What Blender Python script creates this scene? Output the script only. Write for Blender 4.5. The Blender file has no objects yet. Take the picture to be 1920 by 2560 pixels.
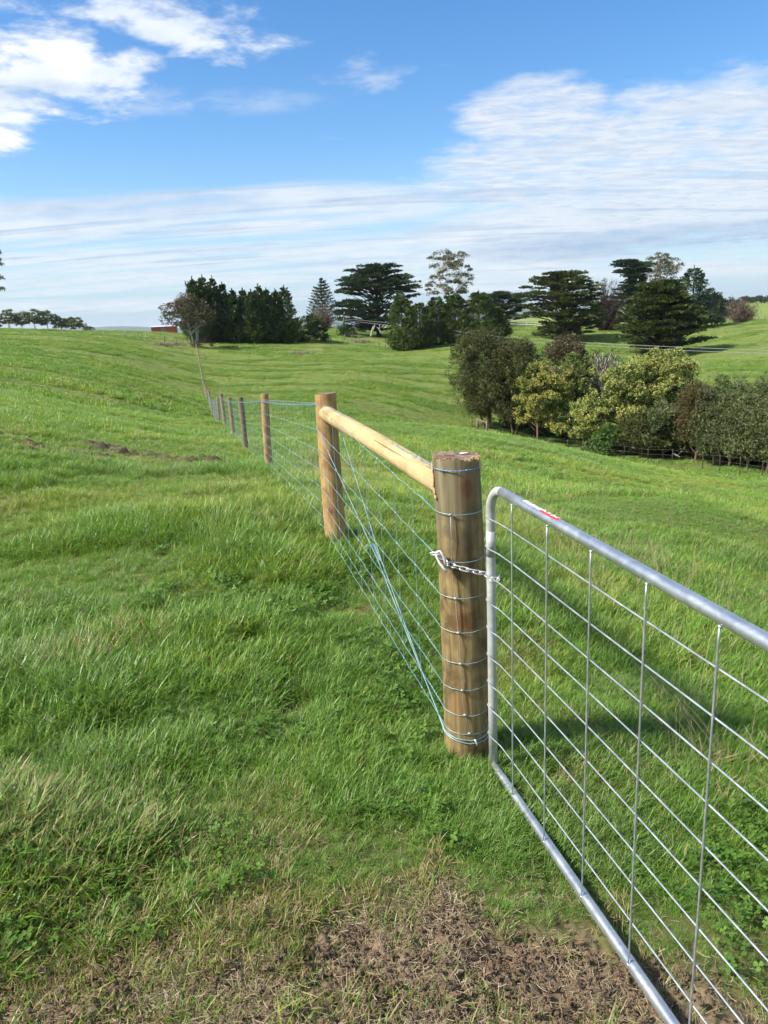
import bpy, math, random
import numpy as np
from mathutils import Vector, Matrix
rad = math.radians
random.seed(7)
rng = np.random.default_rng(11)
sc = bpy.context.scene
col = sc.collection

# ------------------------------------------------------------------ camera
F_PX, PITCH, ROLL = 1899.0, rad(14.36), rad(2.78)      # focal length in photo pixels (1920 x 2560)
CAM_Z = 1.70                                            # eye height; the ground is modelled relative to it
_r = np.array([1., 0, 0]); _u = np.array([0, math.sin(PITCH), math.cos(PITCH)])
CF = np.array([0, math.cos(PITCH), -math.sin(PITCH)])
CR = math.cos(ROLL)*_r - math.sin(ROLL)*_u
CU = math.sin(ROLL)*_r + math.cos(ROLL)*_u
cam_data = bpy.data.cameras.new("camera")
cam = bpy.data.objects.new("camera", cam_data); col.objects.link(cam)
cam_data.sensor_fit = 'VERTICAL'; cam_data.sensor_height = 24.0
cam_data.lens = F_PX/2560*24.0
cam_data.clip_start = 0.05; cam_data.clip_end = 60000
cam.matrix_world = Matrix(((CR[0], CU[0], -CF[0], 0), (CR[1], CU[1], -CF[1], 0), (CR[2], CU[2], -CF[2], CAM_Z), (0, 0, 0, 1)))
sc.camera = cam

# ------------------------------------------------------------------ light and exposure
SUN_AZ, SUN_EL = rad(-106), rad(44)                     # azimuth from the view direction (+Y), towards +X
EXPOSURE = 1.22
sun_dir = Vector((math.sin(SUN_AZ)*math.cos(SUN_EL), math.cos(SUN_AZ)*math.cos(SUN_EL), math.sin(SUN_EL)))
ld = bpy.data.lights.new("sun", 'SUN'); ld.energy = 4.0; ld.angle = rad(6.0); ld.color = (1.0, 0.93, 0.82)
lo = bpy.data.objects.new("sun", ld); col.objects.link(lo)
lo.rotation_euler = sun_dir.to_track_quat('Z', 'Y').to_euler()
sc.view_settings.view_transform = 'Standard'; sc.view_settings.look = 'None'
sc.view_settings.exposure = EXPOSURE; sc.view_settings.gamma = 1.0; sc.view_settings.use_curve_mapping = False
sc.cycles.max_bounces = 5; sc.cycles.diffuse_bounces = 2; sc.cycles.glossy_bounces = 3
sc.cycles.use_adaptive_sampling = True; sc.cycles.adaptive_threshold = 0.02; sc.cycles.adaptive_min_samples = 16
sc.cycles.transmission_bounces = 4; sc.cycles.transparent_max_bounces = 6; sc.cycles.volume_bounces = 0
sc.cycles.use_denoising = True; sc.cycles.denoising_prefilter = "ACCURATE"
try: sc.cycles.denoiser = 'OPENIMAGEDENOISE'
except Exception: pass

def ray(px, py):                                         # photo pixel -> direction with unit horizontal length
    d = CF + CR*(px-960)/F_PX + CU*(1280-py)/F_PX
    return d/math.hypot(d[0], d[1])
def at(px, py, r):                                       # world point at horizontal distance r
    return ray(px, py)*r + np.array([0, 0, CAM_Z])
def azel(px, py):
    d = ray(px, py); return math.atan2(d[0], d[1]), math.atan(d[2])

# ------------------------------------------------------------------ node helpers
class NT:
    def __init__(s, nt): s.t = nt; s.t.nodes.clear()
    def n(s, typ, ins=None, **kw):
        nd = s.t.nodes.new(typ)
        for k, v in kw.items(): setattr(nd, k, v)
        for k, v in (ins or {}).items():
            sock = nd.inputs[k]
            if isinstance(v, bpy.types.NodeSocket): s.t.links.new(v, sock)
            else: sock.default_value = v
        return nd
    def m(s, op, a, b=None, c=None, clamp=False):
        ins = {0: a}
        if b is not None: ins[1] = b
        if c is not None: ins[2] = c
        return s.n('ShaderNodeMath', ins, operation=op, use_clamp=clamp).outputs[0]
    def ss(s, x, a, b, lo=0.0, hi=1.0):
        return s.n('ShaderNodeMapRange', {0: x, 1: a, 2: b, 3: lo, 4: hi}, interpolation_type='SMOOTHSTEP').outputs[0]
    def mix(s, f, a, b, mode='MIX'):
        nd = s.t.nodes.new('ShaderNodeMix'); nd.data_type = 'RGBA'; nd.blend_type = mode
        for i, v in ((0, f), (6, a), (7, b)):
            if isinstance(v, bpy.types.NodeSocket): s.t.links.new(v, nd.inputs[i])
            else: nd.inputs[i].default_value = v if i == 0 else (*v[:3], 1)
        return nd.outputs[2]
    def noise(s, vec, scale, detail=4, rough=0.55, dist=0.0, w=None):
        nd = s.n('ShaderNodeTexNoise', {'Scale': scale, 'Detail': detail, 'Roughness': rough, 'Distortion': dist})
        if vec is not None: s.t.links.new(vec, nd.inputs['Vector'])
        return nd.outputs[0]
    def mapping(s, vec, scale=(1, 1, 1), loc=(0, 0, 0), rot=(0, 0, 0)):
        return s.n('ShaderNodeMapping', {0: vec, 'Location': loc, 'Rotation': rot, 'Scale': scale}).outputs[0]

# ------------------------------------------------------------------ world: Nishita sky and clouds on the dome
world = bpy.data.worlds.new("World"); sc.world = world; world.use_nodes = True
W = NT(world.node_tree)
sky = W.n('ShaderNodeTexSky', sky_type='NISHITA', sun_disc=False, sun_elevation=SUN_EL, sun_rotation=SUN_AZ % (2*math.pi),
          altitude=100, air_density=1.0, dust_density=0.6, ozone_density=2.2)
SKY_STRENGTH = 0.084
tc = W.n('ShaderNodeTexCoord').outputs['Generated']
sep = W.n('ShaderNodeSeparateXYZ', {0: tc}); X, Y, Z = sep.outputs
AZ = W.m('ARCTAN2', X, Y); EL = W.m('ARCSINE', W.m('MINIMUM', W.m('MAXIMUM', Z, -1.0), 1.0))
def blob(px, py, rx, ry, soft=0.9):
    a, e = azel(px*1.1573, py*1.1573)
    wa, we = rx*1.1573/F_PX, ry*1.1573/F_PX
    dx = W.m('DIVIDE', W.m('SUBTRACT', AZ, a), wa); dy = W.m('DIVIDE', W.m('SUBTRACT', EL, e), we)
    d2 = W.m('ADD', W.m('MULTIPLY', dx, dx), W.m('MULTIPLY', dy, dy))
    return W.ss(d2, 0.0, 1.6, 1.0, 0.0)
def vmax(*a):
    o = a[0]
    for b in a[1:]: o = W.m('MAXIMUM', o, b)
    return o
zc = W.m('ADD', W.m('MAXIMUM', Z, 0.0), 0.10)
plane = W.n('ShaderNodeCombineXYZ', {0: W.m('DIVIDE', X, zc), 1: W.m('DIVIDE', Y, zc), 2: 0.0}).outputs[0]
n_big = W.noise(W.mapping(plane, (0.9, 0.9, 1), (3.1, 1.7, 0)), 1.6, 9, 0.60, 0.3)
n_puff = W.noise(W.mapping(plane, (1, 1, 1), (7.3, 2.2, 0)), 4.2, 10, 0.62, 0.15)
n_rip = W.noise(W.mapping(plane, (1.0, 2.3, 1), (1.3, 5.2, 0), (0, 0, rad(-24))), 7.5, 8, 0.6, 0.5)
n_str = W.noise(W.mapping(plane, (0.35, 1.25, 1), (2.3, 9.2, 0), (0, 0, rad(6))), 2.2, 8, 0.58, 0.3)
# cumulus, upper left
mA = vmax(blob(90, 160, 230, 85), blob(120, 95, 110, 55), blob(-40, 230, 120, 110))
aA0 = W.ss(W.m('ADD', W.m('MULTIPLY', n_puff, 1.2), W.m('MULTIPLY', mA, 0.58)), 0.88, 1.20, 0, 0.97)
aA = W.m('MULTIPLY', aA0, W.ss(n_puff, .28, .5, .72, 1.0))
mB = vmax(blob(300, 10, 160, 50), blob(500, 80, 150, 50), blob(110, 18, 130, 26), blob(390, 60, 190, 32))
aB = W.ss(W.m('ADD', W.m('MULTIPLY', n_puff, 1.25), W.m('MULTIPLY', mB, 0.42)), 0.86, 1.16, 0, 0.85)
mC = vmax(blob(880, 150, 140, 34), blob(735, 290, 70, 16), blob(790, 170, 170, 50), blob(180, 285, 40, 9), blob(290, 118, 60, 12), blob(395, 196, 60, 14))
aC = W.ss(W.m('ADD', W.m('MULTIPLY', n_puff, 1.3), W.m('MULTIPLY', mC, 0.30)), 0.88, 1.25, 0, 0.55)
aC2 = W.m('MULTIPLY', blob(420, 220, 250, 24), W.ss(n_puff, 0.36, 0.66, 0.0, 0.42))
# rippled bank, right
mD = vmax(blob(1480, 320, 520, 140), blob(1160, 245, 190, 72), blob(1250, 390, 420, 70), blob(1700, 260, 420, 110), blob(1120, 350, 210, 60), blob(1450, 430, 430, 80), blob(1700, 400, 400, 150))
aD = W.ss(W.m('ADD', W.m('ADD', W.m('MULTIPLY', n_puff, 1.05), W.m('MULTIPLY', n_rip, 0.26)), W.m('MULTIPLY', mD, 0.66)), 0.92, 1.40, 0, 0.95)
mE = vmax(blob(1300, 485, 560, 58), blob(1150, 545, 240, 44), blob(1600, 430, 420, 60), blob(1130, 556, 170, 36))
aE = W.ss(W.m('ADD', W.m('MULTIPLY', n_str, 1.0), W.m('MULTIPLY', mE, 0.72)), 0.74, 1.18, 0, 0.92)
# long veils above the horizon
mF = vmax(blob(420, 470, 760, 62), blob(700, 440, 420, 50), blob(60, 500, 420, 45))
aF = W.ss(W.m('ADD', W.m('MULTIPLY', n_str, 1.15), W.m('MULTIPLY', mF, 0.60)), 0.82, 1.26, 0, 0.85)
mG = vmax(blob(380, 560, 620, 34), blob(1000, 560, 700, 30), blob(100, 590, 500, 16), blob(760, 530, 500, 30), blob(300, 610, 800, 26), blob(1200, 600, 700, 26), blob(200, 660, 600, 18))
aG = W.ss(W.m('ADD', W.m('MULTIPLY', n_str, 1.2), W.m('MULTIPLY', mG, 0.50)), 0.82, 1.15, 0, 0.75)
# unseen clouds behind and beside the camera, cover thickened for whiter fill light
far = W.ss(W.m('ABSOLUTE', AZ), 0.62, 0.95)
aH = W.m('MULTIPLY', W.ss(n_big, 0.40, 0.58, 0, 0.92), W.m('MULTIPLY', far, W.ss(EL, 0.03, 0.15)))
haze_band = W.m('MULTIPLY', W.ss(EL, 0.20, -0.01, 0.0, 0.72), W.ss(EL, -0.4, 0.0))
alpha = vmax(aA, aB, aC, aC2, aD, aE, aF, aG, aH)
shade_n = W.noise(W.mapping(plane, (1, 1, 1), (7.42, 2.12, 0)), 4.2, 8, 0.6, 0.15)
streak = W.m('MULTIPLY', W.ss(W.noise(W.mapping(plane, (0.22, 1.9, 1), (5.3, 4.2, 0), (0, 0, rad(4))), 2.6, 8, .6, .4), .50, .66), W.m('MULTIPLY', W.ss(EL, .015, .06), W.ss(EL, .24, .14)))
under = vmax(W.m('MULTIPLY', streak, .7), blob(1430, 520, 420, 30), W.m('MULTIPLY', blob(230, 440, 330, 28), 0.5), W.m('MULTIPLY', blob(40, 205, 190, 26), 0.45))
shade = W.m('ADD', W.m('MULTIPLY', W.ss(shade_n, 0.35, 0.72), 0.35), W.m('MULTIPLY', under, 0.75), clamp=True)
shade = W.m('MAXIMUM', shade, W.m('MULTIPLY', aD, W.ss(n_rip, 0.66, 0.30, 0.05, 0.62)))
lit_c = W.mix(vmax(aA, aB), (0.385, 0.405, 0.435), (0.47, 0.485, 0.505))
cloud_c = W.mix(shade, lit_c, (0.19, 0.255, 0.345))
hsv = W.n('ShaderNodeHueSaturation', {'Hue': 0.503, 'Saturation': 1.32, 'Value': 1.0, 'Color': sky.outputs[0]}).outputs[0]
sky_s = W.n('ShaderNodeVectorMath', {0: hsv, 'Scale': SKY_STRENGTH}, operation='SCALE').outputs[0]
base = W.mix(haze_band, sky_s, (0.165, 0.265, 0.385))
tot = W.mix(alpha, base, cloud_c)
bg = W.n('ShaderNodeBackground', {0: tot, 1: 1.0})
W.n('ShaderNodeOutputWorld', {0: bg.outputs[0]})

# ------------------------------------------------------------------ object helpers
def tag(o, label=None, cat=None, group=None, kind=None):
    for k, v in (('label', label), ('category', cat), ('group', group), ('kind', kind)):
        if v: o[k] = v
    return o
def mesh_obj(name, V, F, mat, parent=None, smooth=True, attrs=None, uv=None):
    me = bpy.data.meshes.new(name)
    V = np.asarray(V, dtype=np.float32).reshape(-1, 3)
    if isinstance(F, np.ndarray):
        F = np.ascontiguousarray(F, dtype=np.int32); nf, k = F.shape
        me.vertices.add(len(V)); me.vertices.foreach_set('co', V.ravel())
        me.loops.add(nf*k); me.loops.foreach_set('vertex_index', F.ravel())
        me.polygons.add(nf); me.polygons.foreach_set('loop_start', np.arange(0, nf*k, k, dtype=np.int32))
        me.update(calc_edges=True)
    else:
        me.from_pydata(V.tolist(), [], [list(f) for f in F]); me.update()
    if smooth: me.polygons.foreach_set('use_smooth', [True]*len(me.polygons))
    for an, (dom, arr) in (attrs or {}).items():
        a = me.attributes.new(an, 'FLOAT', dom); a.data.foreach_set('value', np.asarray(arr, dtype=np.float32))
    if mat: me.materials.append(mat)
    o = bpy.data.objects.new(name, me); col.objects.link(o)
    if parent: o.parent = parent
    return o
def empty(name, loc=(0, 0, 0), rot=(0, 0, 0)):
    o = bpy.data.objects.new(name, None); col.objects.link(o); o.location = loc; o.rotation_euler = rot
    o.empty_display_size = 0.2
    return o
class MB:                                                # collects shapes into one mesh
    def __init__(s): s.V = []; s.F = []; s.A = []
    def add(s, V, F, tone=0.5):
        b = len(s.V); s.V.extend([tuple(v) for v in V]); s.F.extend([tuple(i+b for i in f) for f in F]); s.A.extend([tone]*len(F))
    def box(s, c, d, R=None, tone=0.5):
        c = np.array(c, float); V = []
        for x in (-.5, .5):
            for y in (-.5, .5):
                for z in (-.5, .5):
                    p = np.array([x*d[0], y*d[1], z*d[2]])
                    V.append(c + (R @ p if R is not None else p))
        s.add(V, [(0, 1, 3, 2), (4, 6, 7, 5), (0, 4, 5, 1), (2, 3, 7, 6), (0, 2, 6, 4), (1, 5, 7, 3)], tone)
    def tube(s, P, r, n=6, cap=True, closed=False, tone=0.5):
        P = [np.array(p, float) for p in P]; m = len(P)
        rs = r if hasattr(r, '__len__') else [r]*m
        V = []; up = np.array([0.123, 0.31, 0.94])
        prev = None
        for i in range(m):
            a = P[(i-1) % m] if closed else P[max(i-1, 0)]
            b = P[(i+1) % m] if closed else P[min(i+1, m-1)]
            t = b-a; t /= (np.linalg.norm(t)+1e-12)
            x = (prev - t*(prev@t)) if prev is not None else np.cross(up if abs(up@t) < .95 else np.array([1., 0, 0]), t)
            x /= (np.linalg.norm(x)+1e-12); prev = x
            y = np.cross(t, x)
            for k in range(n):
                an = 2*math.pi*k/n
                V.append(P[i] + rs[i]*(math.cos(an)*x + math.sin(an)*y))
        F = []
        for i in range(m if closed else m-1):
            j = (i+1) % m
            for k in range(n):
                F.append((i*n+k, i*n+(k+1) % n, j*n+(k+1) % n, j*n+k))
        if cap and not closed:
            F.append(tuple(range(n-1, -1, -1))); F.append(tuple((m-1)*n+k for k in range(n)))
        s.add(V, F, tone)
    def ball(s, c, r, nu=8, nv=5, sc3=(1, 1, 1), tone=0.5, jit=0.0):
        V = []; F = []
        for j in range(nv+1):
            th = math.pi*j/nv
            for i in range(nu):
                ph = 2*math.pi*i/nu; q = 1+random.uniform(-jit, jit)
                V.append((c[0]+r*q*sc3[0]*math.sin(th)*math.cos(ph), c[1]+r*q*sc3[1]*math.sin(th)*math.sin(ph), c[2]+r*q*sc3[2]*math.cos(th)))
        for j in range(nv):
            for i in range(nu):
                F.append((j*nu+i, j*nu+(i+1) % nu, (j+1)*nu+(i+1) % nu, (j+1)*nu+i))
        s.add(V, F, tone)
    def build(s, name, mat, parent=None, smooth=True, tones=False):
        return mesh_obj(name, s.V, s.F, mat, parent, smooth, {'tone': ('FACE', s.A)} if tones else None)

# ------------------------------------------------------------------ numpy noise
def _hash(ix, iy, seed):
    h = (ix.astype(np.int64)*374761393 + iy.astype(np.int64)*668265263 + seed*974634521) & 0x7fffffff
    h = ((h ^ (h >> 13))*1274126177) & 0x7fffffff
    h = ((h ^ (h >> 16))*1103515245 + 12345) & 0x7fffffff
    return ((h >> 8) & 0xffff)/65535.0
def vnoise(x, y, seed=0):
    ix = np.floor(x); iy = np.floor(y); fx = x-ix; fy = y-iy
    fx = fx*fx*fx*(fx*(fx*6-15)+10); fy = fy*fy*fy*(fy*(fy*6-15)+10)
    a = _hash(ix, iy, seed); b = _hash(ix+1, iy, seed); c = _hash(ix, iy+1, seed); d = _hash(ix+1, iy+1, seed)
    return (a*(1-fx)+b*fx)*(1-fy) + (c*(1-fx)+d*fx)*fy
def fbm(x, y, seed=0, octv=4, gain=0.5):
    s = 0; a = 1; t = 0
    for o in range(octv):
        s = s + a*vnoise(x*2**o + 17.3*o, y*2**o - 9.1*o, seed+o*13); t += a; a *= gain
    return s/t
def sstep(x, a, b):
    t = np.clip((x-a)/(b-a), 0, 1); return t*t*(3-2*t)

# ------------------------------------------------------------------ the terrain: smooth surface through measured points
CP = []
def cp(px, py, r): CP.append(at(px, py, r))
def cx(x, y, z): CP.append(np.array([x, y, z+CAM_Z]))
for p in [(-.9, 1.5, -1.64), (0, 1.5, -1.72), (.393, 2.712, -1.835), (.633, 1.741, -1.86), (.872, .77, -1.88), (.305, 2.884, -1.822), (-.38, 5.49, -1.642), (1.3, 2.9, -1.96), (2, 4, -2.12),
          (-2, 4, -1.68), (-1, 3, -1.69), (-3, 7, -1.72), (1, 6, -1.95), (3, 7, -2.45), (0, -3, -1.5), (-4, -2, -1.4), (4, -2, -2.3),
          (-3, 0, -1.5), (3, 0, -2.2), (-1.63, 10.88, -2.11), (-2.91, 16.24, -2.64), (-4.18, 21.6, -3.1), (-5.4, 26.45, -3.43),
          (-6.58, 31.3, -4.0), (-9.9, 45, -5.2), (-13.4, 60, -5.9), (-16.9, 75, -6.2), (2, 11, -2.75), (6, 11, -3.5), (0, 18, -3.1),
          (6, 18, -4.4), (12, 20, -5.7), (-20, 0, -.6), (20, 0, -5.5), (0, -25, .5), (-30, -20, 2), (30, -20, -5), (-60, 60, 1.0), (-120, 60, 4),
          (60, 30, -15), (120, 40, -16), (0, -120, 4), (-150, -60, 8), (150, -60, -14)]: cx(*p)
for p in [(0, 1115, 12), (0, 1000, 25), (0, 930, 48), (0, 880, 85), (0, 822, 165), (200, 828, 160), (400, 833, 155), (300, 950, 55), (300, 880, 100),
          (200, 1150, 12), (300, 1300, 7), (478, 866, 128), (497, 900, 107), (600, 862, 135), (800, 852, 145), (700, 930, 95), (760, 1000, 68), (900, 1060, 42),
          (1000, 920, 100), (1130, 1045, 75), (1240, 1085, 72), (1500, 1122, 66), (1700, 1150, 60), (1900, 1180, 54), (1300, 1100, 30),
          (1500, 1150, 34), (1800, 1200, 33), (1900, 1300, 12), (1300, 860, 125), (1150, 930, 100), (1500, 920, 110), (1750, 960, 95), (1900, 1000, 88),
          (1640, 887, 138), (1900, 880, 130), (1900, 800, 195), (1805, 811, 188), (1420, 846, 160), (1540, 816, 185), (989, 877, 130), (1240, 850, 140),
          (942, 842, 165), (822, 820, 190), (1080, 818, 200), (1270, 806, 210), (1420, 808, 205), (1700, 812, 190)]: cp(*p)
for p in [(0, 826, 195), (200, 831, 190), (400, 836, 185), (600, 840, 185), (0, 836, 235), (200, 840, 235), (400, 844, 235), (600, 844, 235), (0, 850, 330), (300, 848, 330), (600, 846, 330),
          (700, 828, 190), (700, 836, 235), (822, 826, 215), (822, 838, 260), (942, 826, 200), (942, 832, 250), (1080, 826, 240), (1270, 816, 250), (1420, 816, 250), (1540, 820, 235), (1700, 818, 230), (1805, 814, 225), (1900, 806, 235),
          (800, 846, 420), (1100, 840, 420), (1500, 832, 420), (1750, 812, 330), (1900, 800, 330),
          (1780, 766, 700), (1920, 759, 700), (1700, 775, 700), (1700, 766, 1200), (1920, 757, 1200)]: cp(*p)
for a in range(-180, 180, 30):
    for r, z in ((1500, -22), (4000, -45), (12000, -75)):
        if not (0 < a <= 45 and r < 2000): cx(r*math.sin(rad(a)), r*math.cos(rad(a)), z)
CP = np.array(CP)
def _dom(x, y):
    r = np.hypot(x, y)
    return np.stack([2.2*x/(r+6), 2.2*y/(r+6), np.log(r+5)], -1), r
_D, _R = _dom(CP[:, 0], CP[:, 1])
_q = CP[:, 2]/(_R+4)
_n = len(CP)
_K = np.linalg.norm(_D[:, None]-_D[None], axis=2)**3
_P = np.hstack([np.ones((_n, 1)), _D])
_A = np.zeros((_n+4, _n+4)); _A[:_n, :_n] = _K + np.eye(_n)*2e-4; _A[:_n, _n:] = _P; _A[_n:, :_n] = _P.T
_w = np.linalg.solve(_A, np.concatenate([_q, np.zeros(4)]))
def H0(x, y):
    x = np.atleast_1d(np.asarray(x, float)).ravel(); y = np.atleast_1d(np.asarray(y, float)).ravel()
    out = np.empty(len(x))
    for i in range(0, len(x), 60000):
        d, r = _dom(x[i:i+60000], y[i:i+60000])
        k = np.linalg.norm(d[:, None]-_D[None], axis=2)**3
        out[i:i+60000] = (k @ _w[:_n] + _w[_n] + d @ _w[_n+1:])*(r+4)
    return out

# where the soil shows: trampled ground at the gateway, scraped patches in the paddock
_scr = []
for px, py, r, sx, sy in [(232, 1120, 12.2, .9, .28), (110, 1105, 12.6, .8, .15), (90, 1128, 11.8, .5, .15), (245, 1083, 14.2, .45, .25), (345, 1092, 13.6, .7, .3),
                          (180, 1135, 11.4, .5, .15), (480, 1115, 13.2, .9, .30), (560, 1118, 13.4, .5, .22), (505, 1146, 11.6, .45, .12), (420, 1338, 6.6, .16, .10),
                          (620, 1672, 3.85, .16, .08), (730, 1815, 3.2, .16, .09), (440, 1322, 6.8, .12, .09), (1400, 1985, 2.75, .10, .06), (1290, 2010, 2.6, .08, .05), (660, 968, 62, 3.2, .8), (640, 956, 66, 2.4, .6), (705, 966, 60, 2, .5), (500, 946, 70, 1.6, .5), (620, 1950, 2.7, .10, .07)]:
    p = at(px, py, r); _scr.append((p[0], p[1], sx, sy))
def dirt_mask(x, y):
    r = np.hypot(x, y)
    n = fbm(x*2.3, y*2.3, 5, 4); n2 = fbm(x*9, y*9, 31, 3)
    # edge of the trampled ground: nearer at the left, farther at the gate
    edge = 1.93 + 0.20*np.abs(np.clip(x, -1.3, 1.4)) + 0.02*np.exp(-((x-0.05)/.25)**2)
    d = sstep((edge - r) + 0.36*(n-0.5) + 0.34*(n2-.5), -0.05, 0.20)
    for sx_, sy_, a, b in _scr:
        q = ((x-sx_)/(a*.8))**2 + ((y-sy_)/(b*1.5))**2
        d = np.maximum(d, sstep(1.0 - q + 2.6*(n2-.5) + 1.6*(n-.5), 0.2, 0.75))
    return d
# worn stock tracks over the slopes
_trk = []
for pts, w_ in [([(960, 942, 96), (1010, 930, 100), (1070, 918, 104), (1150, 906, 108)], .45), ([(960, 930, 100), (1030, 918, 104), (1090, 908, 108), (1160, 896, 112)], .4),
                ([(640, 975, 66), (720, 985, 68), (820, 990, 70), (930, 1000, 66), (1050, 1020, 68)], .5), ([(0, 905, 66), (150, 925, 62), (300, 950, 55), (430, 980, 48)], .35), ([(0, 1010, 24), (180, 1035, 24), (340, 1060, 23), (480, 1085, 21)], .25),
                ([(1250, 880, 120), (1380, 872, 132), (1500, 862, 142), (1600, 880, 138)], .5), ([(1400, 985, 96), (1560, 960, 100), (1720, 940, 102), (1900, 930, 104)], .5), ([(520, 900, 108), (620, 905, 106), (760, 895, 110), (880, 890, 115)], .4)]:
    P = [at(*p) for p in pts]; _trk += [(a[:2], b[:2], w_) for a, b in zip(P[:-1], P[1:])]
def track_mask(x, y):
    o = np.zeros_like(x); wx = x+1.6*(fbm(x*.12, y*.12, 91, 2)-.5); wy = y+1.6*(fbm(x*.12, y*.12, 92, 2)-.5)
    for a, b, w_ in _trk:
        d = b-a; L2 = d@d; t = np.clip(((wx-a[0])*d[0]+(wy-a[1])*d[1])/L2, 0, 1)
        q = np.hypot(wx-a[0]-t*d[0], wy-a[1]-t*d[1]); o = np.maximum(o, sstep(q, w_*1.5, w_*.4))
    return o*(.5+.7*fbm(x*.6, y*.6, 93, 3))
def lumps(x, y, r, dirt):
    h = 0.050*(fbm(x*1.1, y*1.1, 3, 3)-.5) + 0.045*(fbm(x*3.1, y*3.1, 9, 3)-.5)*sstep(r, 90, 20)
    h = h + 0.34*(fbm(x*.22, y*.22, 21, 3)-.5)*sstep(r, 8, 40)*sstep(r, 500, 200)
    # low sheep terraces that follow the slope
    h = h + 0.07*(fbm(x*.06+3, y*.55, 41, 3)-.5)*sstep(r, 14, 50)*sstep(r, 500, 200)
    c = fbm(x*7, y*7, 77, 4, .65); c2 = fbm(x*26, y*26, 78, 3, .6)
    h = h - dirt*.012*sstep(r, 4, 3)
    h = h + dirt*(0.105*(c-.5) + 0.050*(c2-.5))*sstep(r, 6, 3)
    h = h + dirt*(0.30*(fbm(x*3.2, y*3.2, 79, 4, .65)-.40))*sstep(r, 5, 9)*sstep(r, 90, 40)
    return h
def Hd(x, y):
    x = np.atleast_1d(np.asarray(x, float)); y = np.atleast_1d(np.asarray(y, float))
    r = np.hypot(x, y); d = dirt_mask(x, y)*(r < 100)
    return H0(x, y) + lumps(x, y, r, d), d
def H(x, y): return float(Hd([x], [y])[0][0])

# polar sheet: fine inside the view, coarse elsewhere, out to the horizon
rr = np.concatenate([np.linspace(.02, 1.15, 16), np.arange(1.2, 3.0, .0075), 3.0*1.0085**np.arange(0, 590)])
rr = np.concatenate([rr, rr[-1]*1.10**np.arange(1, 50)]); rr = rr[rr < 14000]
aa = np.concatenate([np.radians(np.linspace(-36, 36, 440)), np.radians(np.linspace(36, 324, 74)[1:-1])])
nr, na = len(rr), len(aa)
GX = (rr[:, None]*np.sin(aa)[None]).ravel(); GY = (rr[:, None]*np.cos(aa)[None]).ravel()
GZ, GD = Hd(GX, GY)
VV = np.stack([GX, GY, GZ], 1)
ii = np.arange(nr-1)[:, None]; jj = np.arange(na)[None]; j2 = (jj+1) % na
FF = np.stack(np.broadcast_arrays(ii*na+jj, ii*na+j2, (ii+1)*na+j2, (ii+1)*na+jj), -1).reshape(-1, 4)[:, ::-1]

def mat_new(name):
    m = bpy.data.materials.new(name); m.use_nodes = True
    return m, NT(m.node_tree)
def out(N, sh, disp=None):
    N.n('ShaderNodeOutputMaterial', {0: sh})

m_ground, N = mat_new("pasture_ground")
pos = N.n('ShaderNodeNewGeometry').outputs['Position']
ps = N.n('ShaderNodeSeparateXYZ', {0: pos})
rdist = N.m('SQRT', N.m('ADD', N.m('MULTIPLY', ps.outputs[0], ps.outputs[0]), N.m('MULTIPLY', ps.outputs[1], ps.outputs[1])))
n1 = N.noise(pos, .045, 5, .6); n2 = N.noise(pos, .35, 6, .65); n3 = N.noise(pos, 2.2, 6, .7)
n4 = N.noise(N.mapping(pos, (.25, 1.6, 1)), .5, 5, .6)
g = N.mix(N.ss(n2, .36, .64), (.118, .180, .034), (.235, .275, .085))
g = N.mix(N.ss(n1, .40, .62), g, N.mix(N.ss(n3, .3, .7), (.115, .190, .026), (.280, .320, .095)))
g = N.mix(N.ss(n4, .60, .78, 0, .35), g, (.32, .33, .16))
g = N.mix(N.ss(N.noise(pos, 2.6, 8, .85), .50, .66, 0, .8), g, (.055, .105, .014))
under_soil = N.mix(N.ss(n3, .35, .65), (.07, .105, .02), (.11, .10, .04))
near = N.ss(rdist, 14, 45)
da = N.n('ShaderNodeAttribute', attribute_name='dirt').outputs['Fac']
s1 = N.noise(pos, 9, 8, .7); s2 = N.noise(pos, 60, 5, .7)
soil = N.mix(N.ss(s1, .3, .7), (.095, .067, .044), (.21, .155, .104))
soil = N.mix(N.ss(s2, .55, .8, 0, .5), soil, (.215, .162, .11))
soil = N.mix(N.ss(N.noise(pos, 3.1, 4, .6), .55, .7, 0, .55), soil, (.050, .033, .021))
soil = N.mix(N.ss(rdist, 5, 10), soil, N.mix(N.ss(s1, .35, .65), (.035, .028, .018), (.085, .065, .038)))
g = N.mix(N.ss(N.noise(pos, .9, 8, .8), .58, .72, 0, .75), g, (.33, .35, .17))
g = N.mix(N.ss(N.noise(N.mapping(pos, (.5, 1, 1), (31, 7, 0)), .7, 7, .75), .58, .70, 0, .75), g, (.060, .125, .022))
tk = N.n('ShaderNodeAttribute', attribute_name='track').outputs['Fac']
g = N.mix(N.m('MULTIPLY', tk, .75), g, N.mix(n3, (.16, .17, .06), (.22, .19, .10)))
vd = N.n('ShaderNodeTexVoronoi', {0: pos, 'Scale': .42}, feature='F1')
g = N.mix(N.m('MULTIPLY', N.ss(vd.outputs['Distance'], .16, .09), N.m('GREATER_THAN', N.n('ShaderNodeSeparateColor', {0: vd.outputs['Color']}).outputs[0], .72)), g, (.05, .085, .02))
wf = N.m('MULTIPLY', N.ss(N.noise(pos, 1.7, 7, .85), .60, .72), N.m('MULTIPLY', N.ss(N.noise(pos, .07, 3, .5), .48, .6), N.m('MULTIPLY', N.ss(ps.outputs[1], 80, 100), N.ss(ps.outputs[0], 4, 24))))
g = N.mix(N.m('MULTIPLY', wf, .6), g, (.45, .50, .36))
cfin = N.mix(da, N.mix(near, under_soil, g), soil)
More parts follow.
